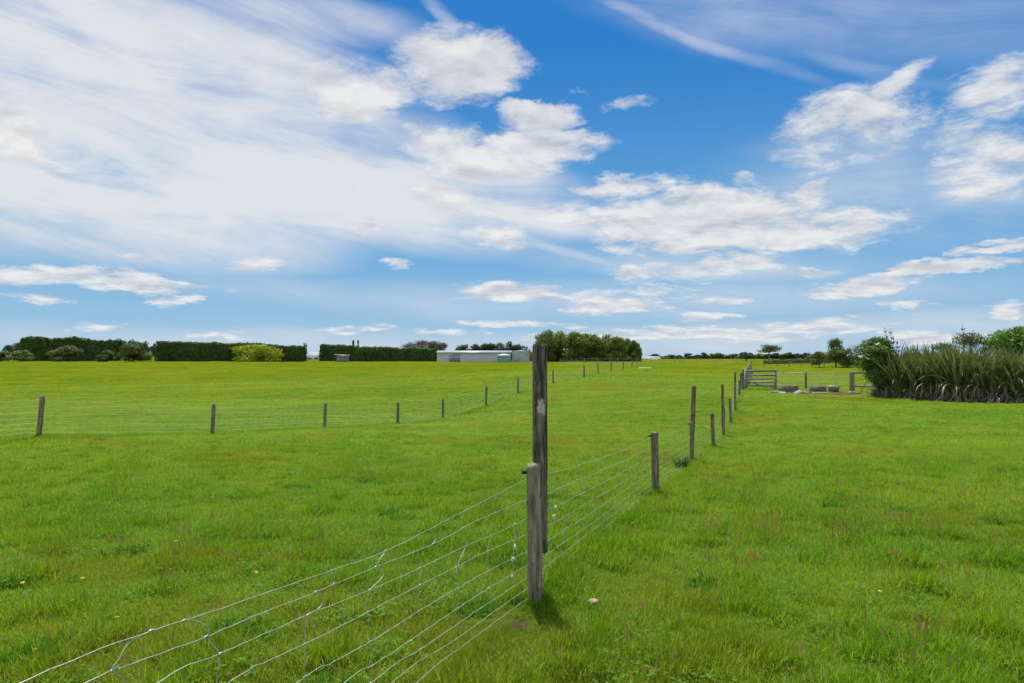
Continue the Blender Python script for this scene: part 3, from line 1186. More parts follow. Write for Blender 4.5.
def far_fence(pts_px, name, label, nw=8, rad=.0026, rp=.076, seed=3, heights=None, mat=None, lean=.05):
    """pts_px: (x px, depth, height)"""
    rg = np.random.default_rng(seed)
    feet = []
    for (px, d, h, *_) in pts_px:
        x = (px - 512) / F * d
        feet.append((np.array([x, d]), gzs(x, d), h))
    b0 = np.array([feet[0][0][0], feet[0][0][1], feet[0][1]])
    root = empty(name, b0)
    tag(root, label, 'wire fence')
    for i, (p, z, h) in enumerate(feet):
        me = post_mesh('fence_post', h, rp * rg.uniform(.85, 1.1), mat or WOOD, seed=seed * 50 + i, sides=10, rings=12)
        o = link('fence_post', me, root, np.array([p[0], p[1], z]) - b0)
        o.rotation_euler = (rg.normal(0, .02), pts_px[i][3] if len(pts_px[i]) > 3 else rg.normal(0, lean), rg.uniform(0, 3))
    net = MB()
    for s in range(len(feet) - 1):
        (pa, za, ha), (pb, zb, hb) = feet[s], feet[s + 1]
        Ls = np.linalg.norm(pb - pa)
        n = max(4, int(Ls / 1.0))
        t = np.linspace(0, 1, n)
        X = pa[0] + (pb[0] - pa[0]) * t
        Y = pa[1] + (pb[1] - pa[1]) * t
        gl = gz(X, Y)
        rows = []
        for k in range(nw):
            f = [.9, .76, .62, .5, .38, .27, .17, .08][k] if nw == 8 else (.9 - k * .8 / max(1, nw - 1))
            Z = np.maximum(za + ha * f + (zb + hb * f - za - ha * f) * t, gl + .02)
            Z = Z - .02 * 4 * t * (1 - t)
            W = np.stack([X, Y, Z], -1)
            rows.append(W)
            net.tube(W - b0, rad, 3, cap=False)
        ns = int(Ls / .6) if Ls < 20 else 0
        for j in range(1, ns):
            tt = j / ns
            a = np.array([np.interp(tt, t, rows[0][:, c]) for c in range(3)])
            b = np.array([np.interp(tt, t, rows[-1][:, c]) for c in range(3)])
            net.tube([a - b0, b - b0], rad * .8, 3, cap=False)
    net.build('wire_netting', WIRE, root)
    return root


def hgt(px, top, base, d):
    return (base - top) / F * d


far_fence([(-150, 14.6, 1.1), (40, 17.5, 1.12, .10), (213, 23.5, 1.1, .04), (325, 29, 1.1, .07), (398, 34, 1.08, -.02), (443, 38, 1.1, -.02), (486, 43, 1.22, -.03),
           (518, 50, 1.1, -.01), (553, 57, 1.1), (584, 65, 1.15), (598, 73, 1.1), (611, 82, 1.1), (623, 97, 1.1), (632, 120, 1.1), (637, 135, 1.1), (641, 150, 1.1)],
          'wire_fence', 'wire netting fence on leaning posts crossing the dip in the left paddock', seed=3)

# ------------------------------------------------------------------ foliage builders
def leaves(blobs, n, size, rg, shell=.55, flat=0.0, droop=0.0):
    """leaf faces spread through lumpy ellipsoids: blobs = [(cx,cy,cz,rx,ry,rz)]"""
    B = np.array(blobs, float)
    w = (B[:, 3] * B[:, 4] * B[:, 5]) ** (2 / 3)
    ch = rg.choice(len(B), n, p=w / w.sum())
    u = rg.normal(0, 1, (n, 3))
    u /= np.linalg.norm(u, axis=1)[:, None]
    rad = shell + (1 - shell) * rg.uniform(0, 1, n) ** .6
    rad *= 1 + rg.normal(0, .07, n)
    C = B[ch, :3] + u * rad[:, None] * B[ch, 3:]
    nrm = u + rg.normal(0, .55, (n, 3)) + np.array([0, 0, .35 + flat])
    nrm /= np.linalg.norm(nrm, axis=1)[:, None]
    a = np.cross(nrm, rg.normal(0, 1, (n, 3)))
    a /= np.linalg.norm(a, axis=1)[:, None] + 1e-9
    b = np.cross(nrm, a)
    s = size * rg.uniform(.6, 1.4, n)[:, None]
    V = np.stack([C - a * s * .6, C - b * s * .34 + a * s * .05, C + a * s * .6, C + b * s * .34 - a * s * .05], 1).reshape(-1, 3)
    Q = np.arange(n * 4).reshape(n, 4)
    cl = rg.uniform(0, 1, len(B))
    var = np.clip(cl[ch] * .55 + rg.uniform(0, 1, n) * .45, 0, 1)
    return V, Q, var


def limb_mesh(mb, base, tip, r0, r1, rg, bend=.08, n=5):
    base, tip = np.asarray(base, float), np.asarray(tip, float)
    L = np.linalg.norm(tip - base)
    t = np.linspace(0, 1, n)
    pts = base + (tip - base) * t[:, None]
    pts[1:-1] += rg.normal(0, bend * L, (n - 2, 3)) * .5
    mb.tube(pts, r0 + (r1 - r0) * t, 6)


BARK = plain_mat('bark', (0.06, 0.05, 0.04), (0.16, 0.135, 0.11), 6, .9, .1, stretch=(1, 1, .3))
BARK_PALE = plain_mat('pale_bark', (0.16, 0.14, 0.12), (0.30, 0.27, 0.24), 6, .9, .1, stretch=(1, 1, .3))
LEAF = {
    'oak': leaf_mat('broadleaf_foliage', (0.060, 0.105, 0.018), (0.205, 0.265, 0.040), .38, noise_scale=.35),
    'dark': leaf_mat('dark_evergreen_foliage', (0.022, 0.048, 0.014), (0.070, 0.108, 0.028), .22, noise_scale=.4),
    'hedge': leaf_mat('clipped_hedge_foliage', (0.024, 0.062, 0.013), (0.088, 0.155, 0.026), .26, noise_scale=.3),
    'yellow': leaf_mat('golden_foliage', (0.17, 0.21, 0.012), (0.40, 0.42, 0.020), .35, noise_scale=.5),
    'lime': leaf_mat('light_green_foliage', (0.055, 0.115, 0.020), (0.15, 0.24, 0.05), .3, noise_scale=.5),
    'olive': leaf_mat('olive_foliage', (0.050, 0.080, 0.020), (0.145, 0.180, 0.050), .28, noise_scale=.5),
    'brown': leaf_mat('bare_twig_haze', (0.11, 0.075, 0.055), (0.21, 0.15, 0.105), .2, noise_scale=.4),
    'bright': leaf_mat('bright_green_foliage', (0.045, 0.125, 0.012), (0.14, 0.27, 0.022), .35, noise_scale=.8),
    'elder': leaf_mat('elder_foliage', (0.040, 0.090, 0.016), (0.130, 0.215, 0.036), .35, noise_scale=1.2),
    'bluegreen': leaf_mat('far_blue_green_foliage', (0.030, 0.055, 0.030), (0.075, 0.110, 0.055), .2, noise_scale=.1),
}


def tree(px, d, w_px, top_px, leafkey, label, cat='tree', group=None, name='tree', n=1500, leaf=None, nblob=11, seed=1, trunk=.25,
         crown_low=.12, shape='round', shell=.5, bark=None, w_m=None):
    """w_px = crown width in px, top_px = its top: both give real sizes at depth d"""
    rg = np.random.default_rng(seed)
    x = (px - 512) / F * d
    z = gzs(x, d)
    ztop = at(px, top_px, d)[2]
    h = ztop - z
    w = w_px / F * d if w_m is None else w_m
    leaf = leaf or max(.10, d * .0021)
    root = empty(name, (x, d, z))
    tag(root, label, cat, group)
    blobs = []
    for i in range(nblob):
        t = rg.uniform(0, 1)
        zc = h * (crown_low + (1 - crown_low) * (.12 + .74 * t))
        if shape == 'round':
            prof = math.sqrt(max(0.05, 1 - (2 * (t * .86 + .10) - 1) ** 2))
        elif shape == 'cone':
            prof = 1.05 - t * .95
        elif shape == 'dome':
            prof = math.sqrt(max(0.05, 1 - (t * .9) ** 2))
        elif shape == 'umbrella':
            prof = .7 + .3 * t
        elif shape == 'block':
            prof = 1.12
        else:
            prof = .8
        a = rg.uniform(0, 2 * math.pi)
        rr = w / 2 * prof * rg.uniform(.15, .72)
        sx = w * rg.uniform(.15, .26) * (.6 if shape == 'cone' else 1)
        sz = min(h * rg.uniform(.10, .19), sx * 1.2)
        blobs.append((rr * math.cos(a), rr * math.sin(a), min(zc, h - sz), sx, sx, sz))
    blobs.append((rg.normal(0, w * .04), rg.normal(0, w * .04), h * (1 - .12), w * .13, w * .13, h * .12))
    V, Q, var = leaves(blobs, n, leaf, rg, shell)
    V[:, 2] = np.maximum(V[:, 2], -.05)
    crown = link('crown', mesh_np('crown', V, [Q], LEAF[leafkey], var=var), root)
    mb = MB()
    tz = h * max(.3, crown_low + .2)
    limb_mesh(mb, (0, 0, -.3), (rg.normal(0, .02 * h), rg.normal(0, .02 * h), tz), trunk, trunk * .6, rg, .02, 6)
    for b in blobs[::2]:
        limb_mesh(mb, (0, 0, tz * rg.uniform(.5, .98)), b[:3], trunk * .45, trunk * .1, rg)
    mb.build('trunk', bark or BARK, root)
    return root


def hedge(x0, x1, d0, d1, top0, top1, thick, leafkey, label, seed=1, n=9000, group=None, wave=.25, cat='hedge', leaf=None):
    rg = np.random.default_rng(seed)
    ax, bx = (x0 - 512) / F * d0, (x1 - 512) / F * d1
    a, b = np.array([ax, d0]), np.array([bx, d1])
    za, zb = gzs(*a), gzs(*b)
    ha, hb = at(x0, top0, d0)[2] - za, at(x1, top1, d1)[2] - zb
    L = np.linalg.norm(b - a)
    u = (b - a) / L
    nv = np.array([-u[1], u[0]])
    if nv[1] > 0:
        nv = -nv
    # leaves on the near face, the far face, the top and the ends
    t = rg.uniform(0, 1, n)
    hh = ha + (hb - ha) * t + (fbm(t * L / 5, t * 0, 3, seed) - .5) * wave * 2
    side = rg.choice(4, n, p=[.52, .14, .30, .04])
    s_ = np.where(side == 0, 1.0, np.where(side == 1, -1.0, rg.uniform(-1, 1, n)))
    v = rg.uniform(0, 1, n) ** .9
    v = np.where(side == 2, 1.0, v)
    t = np.where(side == 3, rg.choice([0., 1.], n), t)
    bump = (fbm(t * L / 1.8 + 5, v * hh / 1.8, 3, seed + 4) - .5) * .9
    hh = hh + (fbm(t * L / 1.3 + 3, t * 0 + s_, 3, seed + 9) - .5) * wave * 1.3
    off = s_ * (thick / 2 + np.where(side < 2, bump, 0)) * (1 - .22 * v ** 3)
    zz = (za + (zb - za) * t) + v * hh + np.where(side == 2, rg.normal(0, .10, n), 0)
    C = np.stack([a[0] + u[0] * L * t + nv[0] * off, a[1] + u[1] * L * t + nv[1] * off, zz], -1)
    C += rg.normal(0, .10, (n, 3))
    outn = np.stack([nv[0] * s_, nv[1] * s_, np.where(side == 2, 1.2, .25)], -1)
    nrm = outn + rg.normal(0, .5, (n, 3))
    nrm /= np.linalg.norm(nrm, axis=1)[:, None]
    aa = np.cross(nrm, rg.normal(0, 1, (n, 3)))
    aa /= np.linalg.norm(aa, axis=1)[:, None]
    bb = np.cross(nrm, aa)
    s = ((leaf or .5) * rg.uniform(.6, 1.4, n))[:, None]
    org = np.array([a[0], a[1], za])
    V = np.stack([C - aa * s * .6, C - bb * s * .4, C + aa * s * .6, C + bb * s * .4], 1).reshape(-1, 3) - org
    Q = np.arange(n * 4).reshape(n, 4)
    var = np.clip(fbm(t * L / 3, v * 4, 2, seed) * .6 + rg.uniform(0, 1, n) * .4, 0, 1)
    # solid core in the darkest leaf tone, standing in for the shaded interior
    c0 = len(V)
    hv = []
    ns = 24
    for i in range(ns + 1):
        tt = i / ns
        hx = ha + (hb - ha) * tt - .35
        for so in (-1, 1):
            for zz_ in (-.2, hx):
                p = a + u * (.3 + (L - .6) * tt) + nv * so * (thick / 2 - .45)
                hv.append((p[0] - org[0], p[1] - org[1], (zb - za) * tt + zz_))
    hq = []
    for i in range(ns):
        k = c0 + i * 4
        hq += [(k, k + 1, k + 5, k + 4), (k + 2, k + 6, k + 7, k + 3), (k + 1, k + 3, k + 7, k + 5)]
    hq += [(c0, c0 + 2, c0 + 3, c0 + 1), (c0 + ns * 4, c0 + ns * 4 + 1, c0 + ns * 4 + 3, c0 + ns * 4 + 2)]
    V = np.vstack([V, np.array(hv)])
    Q = np.vstack([Q, np.array(hq)])
    var = np.concatenate([var, np.zeros(len(hq))])
    o = link('hedge', mesh_np('hedge', V, [Q], LEAF[leafkey], var=var), None, org)
    tag(o, label, cat, group)
    return o


# ---- left horizon: shelterbelt, shrubs, clipped hedges
ORD = ['first', 'second', 'third', 'fourth', 'fifth', 'sixth', 'seventh', 'eighth', 'ninth', 'tenth', 'eleventh', 'twelfth', 'thirteenth', 'fourteenth',
       'fifteenth', 'sixteenth', 'seventeenth', 'eighteenth', 'nineteenth', 'twentieth', 'twenty-first', 'twenty-second', 'twenty-third', 'twenty-fourth']
hedge(24, 118, 268, 268, 339.5, 340.5, 5, 'hedge', 'dark evergreen shelterbelt on the far left behind the round shrubs', 2, 9000, wave=1.3, leaf=.75)
for i, (px, w, top) in enumerate([(8, 14, 345), (20, 20, 342), (122, 16, 340), (133, 18, 339), (146, 16, 341), (155, 10, 343)]):
    tree(px, 285, w, top, 'bluegreen', ORD[i] + ' grey-green tree from the left behind the far left shrubs', group='grey-green trees behind the far left shrubs', n=900, seed=100 + i, leaf=.6)
tree(3, 245, 20, 350, 'olive', 'dark rounded shrub cut by the left edge of the paddock', 'shrub', None, 'shrub', 1400, seed=120, crown_low=0, shape='dome', trunk=.12)
tree(24, 243, 30, 350, 'lime', 'light green spreading shrub left of the round olive shrub', 'shrub', None, 'shrub', 3000, seed=121, crown_low=0, shape='dome', trunk=.12, nblob=16)
tree(68, 240, 34, 345, 'olive', 'round olive green shrub in front of the dark shelterbelt', 'shrub', None, 'shrub', 6000, seed=122, crown_low=0, shape='dome', trunk=.15, nblob=22)
tree(107, 242, 22, 350, 'olive', 'smaller grey-green shrub left of the tall olive tree', 'shrub', None, 'shrub', 3000, seed=123, crown_low=0, shape='dome', trunk=.12, nblob=16)
tree(134, 240, 36, 341, 'olive', 'tall dull olive bushy tree at the right end of the far left shrubs', 'tree', None, 'tree', 8000, seed=124, crown_low=0, shape='dome', trunk=.2, nblob=26)
hedge(159, 305, 250, 250, 341.5, 346.5, 4.5, 'hedge', 'long clipped dark green hedge behind the golden shrub', 5, 13000, wave=.55, leaf=.5)
tree(258, 243, 50, 344, 'yellow', 'golden yellow-green bushy shrub in front of the clipped hedge', 'shrub', None, 'shrub', 12000, seed=130, crown_low=-.1, shape='block', trunk=.15, nblob=70)
hedge(322, 436, 252, 246, 345, 350, 4.5, 'hedge', 'lower clipped dark green hedge ending at the long pale shed', 6, 12000, wave=.55, leaf=.5)
for i, px in enumerate((353, 358)):
    tree(px, 290, 6, 339.5 + i * .5, 'dark', ('left' if i == 0 else 'right') + ' one of two narrow dark conifers above the lower hedge', 'conifer', 'twin conifers above the hedge', 'conifer', 500, seed=140 + i,
         shape='cone', nblob=14, leaf=.5)
for i, (px, w, top) in enumerate([(411, 28, 341.5), (422, 30, 339.5), (434, 28, 340), (442, 20, 342.5)]):
    tree(px, 262, w, top, 'brown', ORD[i] + ' brownish half-bare tree from the left between hedge and shed', group='brownish trees behind the hedge end', n=4200, seed=150 + i, leaf=.3, shell=.2, shape='dome', nblob=20, bark=BARK_PALE)
for i in range(9):
    px = 458 + i * 8.6
    tree(px, 275, 19, [345, 344, 343.5, 343, 342.5, 342, 341, 343.5, 346][i], 'dark', ORD[i] + ' dark tree from the left in the row above the shed roof', group='dark trees behind the long shed',
         n=2200, seed=160 + i, leaf=.5, crown_low=-.05, nblob=18, shape='dome')
# grove in the middle
grove = [(546, 32, 329, 232), (560, 32, 330.5, 240), (574, 30, 331, 232), (585, 28, 332.5, 240), (595, 28, 334, 232), (606, 28, 333.5, 240), (617, 26, 336, 232), (627, 22, 338, 240), (635, 15, 340, 236)]
for i, (px, w, top, d) in enumerate(grove):
    tree(px, d, w, top, 'oak', ORD[i] + ' leafy tree from the left in the tall grove beyond the two battens', group='trees of the tall grove', n=8500, seed=170 + i, crown_low=-.04, leaf=.42, nblob=36, trunk=.3, shape='round' if i % 3 else 'dome')
hedge(535, 640, 247, 247, 351, 353, 3, 'dark', 'low dark undergrowth strip beneath the tall grove', 8, 4000, wave=.4, leaf=.6)
# far treeline right of the grove
for i in range(22):
    px = 649 + i * 7.9 + rng.uniform(-2, 2)
    top = [355.5, 354, 356, 355, 355.5, 353.5, 355, 352.5, 354, 353, 355, 354, 352, 353, 353.5, 354, 353, 353.5, 352.5, 353.5, 353, 354][i]
    tree(px, 430, 11 + rng.uniform(0, 4), top, ('dark', 'bluegreen', 'oak')[i % 3 if i % 5 else 0], ORD[i] + ' small tree from the left in the distant treeline right of the grove',
         group='trees of the distant right treeline', n=420, seed=200 + i, leaf=1.1, crown_low=0, trunk=.2, shape='dome')
hedge(645, 850, 445, 445, 357, 357, 4, 'dark', 'thin dark hedge along the foot of the distant right treeline', 9, 3500, wave=.5, leaf=1.1)
tree(769, 255, 25, 344.5, 'olive', 'domed umbrella-shaped tree on the skyline above the timber gate', 'tree', None, 'tree', 1500, seed=230, crown_low=.55, shape='umbrella', leaf=.42, nblob=12, bark=BARK_PALE)
tree(746, 250, 20, 352, 'bluegreen', 'low grey-green spreading tree left of the domed umbrella tree', 'tree', None, 'tree', 1100, seed=231, crown_low=.1, shape='dome', leaf=.5)
# right cluster beyond the wire gate
tree(836, 118, 22, 338, 'oak', 'tallest leafy tree beyond the wire gate with a round green head', 'tree', None, 'tree', 4200, seed=240, crown_low=.1, leaf=.20, nblob=18, trunk=.16)
tree(819, 116, 18, 351, 'olive', 'grey-green bush left of the tallest tree beyond the wire gate', 'shrub', None, 'shrub', 2600, seed=241, crown_low=0, shape='dome', leaf=.17, trunk=.1, nblob=14)
tree(848, 116, 24, 348, 'olive', 'brownish green bush right of the tallest tree beyond the wire gate', 'shrub', None, 'shrub', 3400, seed=242, crown_low=0, shape='dome', leaf=.17, trunk=.1, nblob=18)
tree(862, 117, 20, 344, 'dark', 'dark bush behind the flowering elder', 'shrub', None, 'shrub', 2600, seed=243, crown_low=0, shape='dome', leaf=.18, trunk=.1, nblob=16)


def bare_tree(px, d, top_px, label, seed, spread=.5, levels=4, r0=.1):
    rg = np.random.default_rng(seed)
    x = (px - 512) / F * d
    z = gzs(x, d)
    h = at(px, top_px, d)[2] - z
    root = empty('bare_tree', (x, d, z))
    tag(root, label, 'tree')
    tr, br = MB(), MB()

    def grow(mb, p, dr, L, r, lev):
        q = p + dr * L
        mb.tube([p, (p + q) / 2 + rg.normal(0, L * .04, 3), q], [r, r * .8, r * .6], 5)
        if lev == 0:
            return
        for k in range(rg.integers(2, 4)):
            nd = dr + rg.normal(0, spread, 3) * np.array([1, 1, .5])
            nd /= np.linalg.norm(nd)
            grow(br, q, nd, L * rg.uniform(.6, .85), r * .58, lev - 1)
    grow(tr, np.array([0, 0, -.2]), np.array([0, 0, 1.]), h * .34, r0, levels)
    tr.build('trunk', BARK_PALE, root)
    br.build('branches', BARK_PALE, root)


bare_tree(811, 122, 349, 'thin bare tree left of the bushes beyond the wire gate', 3)
bare_tree(853, 125, 340, 'pale bare tree poking up behind the bushes beyond the wire gate', 4, .32, 4, .07)

# umbrella tree behind the flax and bright tree at the right edge
tree(971, 110, 34, 332, 'olive', 'flat-topped open tree showing its limbs above the flax row', 'tree', None, 'tree', 2200, seed=250, crown_low=.62, shape='umbrella', leaf=.2, nblob=16, trunk=.16, bark=BARK)
tree(985, 112, 16, 338.5, 'olive', 'small brownish tree to the right of the flat-topped tree', 'tree', None, 'tree', 900, seed=251, crown_low=.5, leaf=.2, nblob=8, trunk=.1)
tree(940, 80, 30, 342, 'lime', 'pale green shrub just showing over the middle of the flax row', 'shrub', None, 'shrub', 2500, seed=252, crown_low=0, leaf=.16, nblob=12, trunk=.1)
tree(1022, 44, 70, 325.5, 'bright', 'bright green broadleaf tree rising behind the right end of the flax', 'tree', None, 'tree', 17000, seed=253, crown_low=.2, leaf=.16, nblob=26, trunk=.12, shape='round')
tree(1090, 50, 70, 322, 'bright', 'bright green broadleaf tree beyond the right edge', 'tree', None, 'tree', 3000, seed=254, crown_low=.2, leaf=.2, nblob=20, trunk=.12)

# flowering elder at the left end of the flax
def elder():
    r_ = tree(877, 39.2, 42, 336.5, 'elder', 'dark elder bush with cream flower heads at the left end of the flax', 'shrub', None, 'elder_bush', 13000, seed=260, crown_low=.27, leaf=.10, nblob=34, trunk=.07, shape='round', shell=.6)
    rg = np.random.default_rng(4)
    for i in range(17):
        px = rg.uniform(857, 879)
        py = rg.uniform(344, 360)
        if i > 13:
            px, py = rg.uniform(880, 892), rg.uniform(345, 352)
        p = at(px, py, 37.9 + abs(px - 868) * .02)
        mb = MB()
        mb.tube([(0, 0, -.01), (0, 0, .004)], [.09, .11], 10)
        for k in range(16):
            a = rg.uniform(0, 6.28)
            rr = .11 * math.sqrt(rg.uniform())
            mb.tube([(rr * math.cos(a), rr * math.sin(a), 0), (rr * math.cos(a) * 1.1, rr * math.sin(a), .035)], [.012, .03], 5)
        o = mb.build('flower_head', CREAM, r_)
        o.location = Vector(p) - r_.location
        o.rotation_euler = (rg.normal(.5, .3), rg.normal(0, .4), 0)
    # left lobe carrying the flowers
    V, Q, var = leaves([(rg.uniform(-1.05, -.1), rg.uniform(-1.2, -.7), rg.uniform(1.7, 2.9), .38, .38, .3) for k in range(13)] + [(-.45, -1.1, 1.3, .6, .5, .6)], 5200, .10, rg)
    link('flowering_lobe', mesh_np('lobe', V, [Q], LEAF['lime'], var=var), r_)


CREAM = plain_mat('cream_elder_flower', (0.55, 0.56, 0.30), (0.72, 0.72, 0.45), 20, .9, .1)
elder()

# ------------------------------------------------------------------ flax
FLAX = leaf_mat('flax_blade', (0.048, 0.076, 0.030), (0.235, 0.275, 0.120), .26, .45, 2.6, spec=.35)
FLAX_DEAD = leaf_mat('dead_flax_blade', (0.16, 0.135, 0.115), (0.46, 0.41, 0.36), .12, .8, 2.0)
STALK = plain_mat('flax_flower_stalk', (0.045, 0.030, 0.024), (0.09, 0.06, 0.045), 10, .8, .2)


def strap(V, Q, base, az, L, w, lean0, curl, segs=6, droop_tip=0.0, fold=.25):
    d = np.array([math.cos(az), math.sin(az), 0])
    s = np.array([-math.sin(az), math.cos(az), 0])
    p = np.array(base, float)
    ang = lean0
    k = len(V)
    for i in range(segs + 1):
        f = i / segs
        ww = w * (1 - f ** 2.6) * (.75 + .5 * math.sin(min(1, f * 1.6) * math.pi / 2)) + .004
        nrm = math.cos(ang) * d - math.sin(ang) * np.array([0, 0, 1.])
        V.append(p - s * ww / 2 - nrm * ww * fold)
        V.append(p + 0)
        V.append(p + s * ww / 2 - nrm * ww * fold)
        p = p + (L / segs) * (math.sin(ang) * d + math.cos(ang) * np.array([0, 0, 1.]))
        ang += curl / segs * (1 + droop_tip * f * 2)
    for i in range(segs):
        a = k + i * 3
        Q.append((a, a + 1, a + 4, a + 3))
        Q.append((a + 1, a + 2, a + 5, a + 4))


def flax(x, y, h, label, seed, nl=190, nd=75, stalks=0, rad=.5, group='flax bushes of the right-hand row'):
    rg = np.random.default_rng(seed)
    z = gzs(x, y)
    root = empty('flax_bush', (x, y, z), rg.uniform(0, 6))
    tag(root, label, 'flax bush', group)
    V, Q, var = [], [], []
    for i in range(nl):
        a = rg.uniform(0, 2 * math.pi)
        rr = rad * math.sqrt(rg.uniform())
        b = (rr * math.cos(a), rr * math.sin(a), -.05)
        az = a + rg.normal(0, .7)
        ln = abs(rg.normal(.14, .20)) + rr / rad * .14
        L = h * rg.uniform(.5, 1.06)
        n0 = len(Q)
        kink = rg.uniform() < .06
        strap(V, Q, b, az, L, rg.uniform(.08, .14), ln, rg.uniform(.05, .75) if not kink else rg.uniform(.9, 2.2), 6, .9 if kink else .15)
        var += [rg.uniform(0, 1)] * (len(Q) - n0)
    link('leaves', mesh_np('flax_leaves', np.array(V), [np.array(Q)], FLAX, var=np.array(var)), root)
    V, Q, var = [], [], []
    for i in range(nd):
        a = rg.uniform(0, 2 * math.pi)
        rr = rad * rg.uniform(.9, 1.75)
        b = (rr * math.cos(a), rr * math.sin(a), -.03)
        n0 = len(Q)
        strap(V, Q, b, a + rg.normal(0, .9), h * rg.uniform(.14, .42), rg.uniform(.03, .065), rg.uniform(.1, 1.3), rg.normal(1.1, 1.0), 5, .6)
        var += [rg.uniform(0, 1)] * (len(Q) - n0)
    link('dead_leaves', mesh_np('dead_leaves', np.array(V), [np.array(Q)], FLAX_DEAD, var=np.array(var)), root)
    for k in range(stalks):
        mb = MB()
        bx, by = rg.normal(0, rad * .4, 2)
        tx, ty = bx + rg.normal(0, .3), by + rg.normal(0, .3)
        H = h * rg.uniform(1.10, 1.26)
        pts = smooth_path([(bx, by, 0), (bx * .6 + tx * .4, by * .6 + ty * .4, H * .55), (tx, ty, H)], 6)
        mb.tube(pts, np.linspace(.022, .010, len(pts)), 6)
        for q in range(7):
            f = .74 + .26 * q / 7
            i0 = int(f * (len(pts) - 1))
            p = pts[i0]
            o_ = np.array([math.cos(q * 2.4), math.sin(q * 2.4), .9]) * rg.uniform(.10, .16)
            mb.tube([p, p + o_ * .6, p + o_], [.016, .028, .008], 5)
        mb.build('flower_stalk', STALK, root)


def build_flax():
    rg = np.random.default_rng(17)
    k = 0
    wordrow = ['front', 'back']
    # front row follows the base line seen in the photo; a second row stands behind it
    front = [(892, 38.5), (906, 37.2), (929, 36.0), (951, 35.0), (972, 34.0), (993, 33.2), (1014, 32.6), (1037, 32.0), (1062, 31.5)]
    for row in range(2):
        for i, (px, d) in enumerate(front):
            dd = d + 1.0 + row * 1.7 + rg.normal(0, .15)
            x = (px - 512) / F * (d + 1.0) + row * .55 + rg.normal(0, .15)
            h = 3.3 + rg.uniform(-.45, .35) - (.25 if row == 0 else 0) - (.35 if i == 0 else 0) - .22 * i / 8
            flax(x, dd, h, '%s flax bush from the left in the %s row beside the paddock' % (ORD[i], wordrow[row]), 300 + k,
                 nl=230 if row == 0 else 170, nd=230 if row == 0 else 10, stalks=(2 if i in (0, 1, 4) else 1 if i in (6, 7) else 0) if row else (1 if i in (1,) else 0), rad=.6)
            k += 1


build_flax()

# ------------------------------------------------------------------ buildings on the horizon
IRON = plain_mat('pale_painted_iron', (0.46, 0.51, 0.62), (0.52, 0.57, 0.68), .6, .5, .4)
IRON_ROOF = plain_mat('pale_roof_iron', (0.36, 0.39, 0.43), (0.43, 0.46, 0.50), .5, .4, .4)
GREY_TANK = plain_mat('grey_tank_steel', (0.30, 0.34, 0.38), (0.40, 0.44, 0.48), .7, .5, .4)
GREEN_TANK = plain_mat('green_tank_plastic', (0.16, 0.30, 0.26), (0.21, 0.36, 0.31), .7, .5, .4)
PALE_TOP = plain_mat('pale_tank_top', (0.55, 0.62, 0.56), (0.62, 0.68, 0.62), .7, .5, .4)
DARK_OPEN = plain_mat('dark_door_steel', (0.28, 0.31, 0.37), (0.33, 0.36, 0.42), .7, .6, .3)
HOUSE = plain_mat('cream_house_wall', (0.60, 0.58, 0.54), (0.68, 0.66, 0.62), 1, .8, .2)
ROOFG = plain_mat('grey_house_roof', (0.30, 0.31, 0.33), (0.38, 0.39, 0.41), 1, .7, .2)
ROOFR = plain_mat('reddish_house_roof', (0.25, 0.13, 0.10), (0.32, 0.17, 0.13), 1, .7, .2)
GLASS = plain_mat('dark_window_glass', (0.03, 0.035, 0.04), (0.05, 0.055, 0.06), 1, .15, .5)


def ribbed(mb, x0, x1, y, z0, z1, pitch=.8, depth=.08):
    """a corrugated wall facing -Y"""
    n = max(4, int((x1 - x0) / pitch * 2))
    xs = np.linspace(x0, x1, n)
    V = []
    for i, x in enumerate(xs):
        yy = y - (depth if i % 2 else 0)
        V += [(x, yy, z0), (x, yy, z1)]
    q = [(2 * i, 2 * i + 2, 2 * i + 3, 2 * i + 1) for i in range(n - 1)]
    mb.add(V, q)


def long_shed():
    d = 228.0
    x0, x1 = (437 - 512) / F * d, (511 - 512) / F * d
    xm = (x0 + x1) / 2
    z = gzs(xm, d)
    top = at(470, 351, d)[2] - z
    root = empty('farm_shed', (xm, d, z))
    tag(root, 'long pale blue-grey farm shed with a low light roof', 'shed')
    W = x1 - x0
    mb = MB()
    ribbed(mb, -W / 2, W / 2, 0, -.3, top - .5)
    mb.box((0, 5, (top - .5) / 2 - .15), (W - .02, 9.8, top - .5 + .3))
    mb.build('wall', IRON, root)
    rf = MB()
    V = [(-W / 2 - .3, -.5, top - .55), (W / 2 + .3, -.5, top - .55), (W / 2 + .3, 5, top + .05), (-W / 2 - .3, 5, top + .05), (-W / 2 - .3, 10.5, top - .55), (W / 2 + .3, 10.5, top - .55)]
    V += [(a, b, c + .14) for a, b, c in V]
    rf.add(V, [(0, 1, 2, 3), (3, 2, 5, 4), (6, 9, 8, 7), (9, 10, 11, 8), (0, 6, 7, 1), (4, 5, 11, 10), (0, 3, 9, 6), (3, 4, 10, 9), (1, 7, 8, 2), (2, 8, 11, 5)])
    rf.build('roof', IRON_ROOF, root)
    for (px, w, h) in ((451, 1.2, 2.2), (456.5, 2.4, 2.6)):
        b = MB()
        xx = (px - 512) / F * d - xm
        b.box((xx, -.13, h / 2 - .05), (w, .08, h))
        b.build('door', DARK_OPEN, root)
    g_ = MB()
    g_.tube([(-W / 2, -.62, top - .52), (W / 2, -.62, top - .52)], .09, 6)
    g_.build('gutter', IRON_ROOF, root)


long_shed()


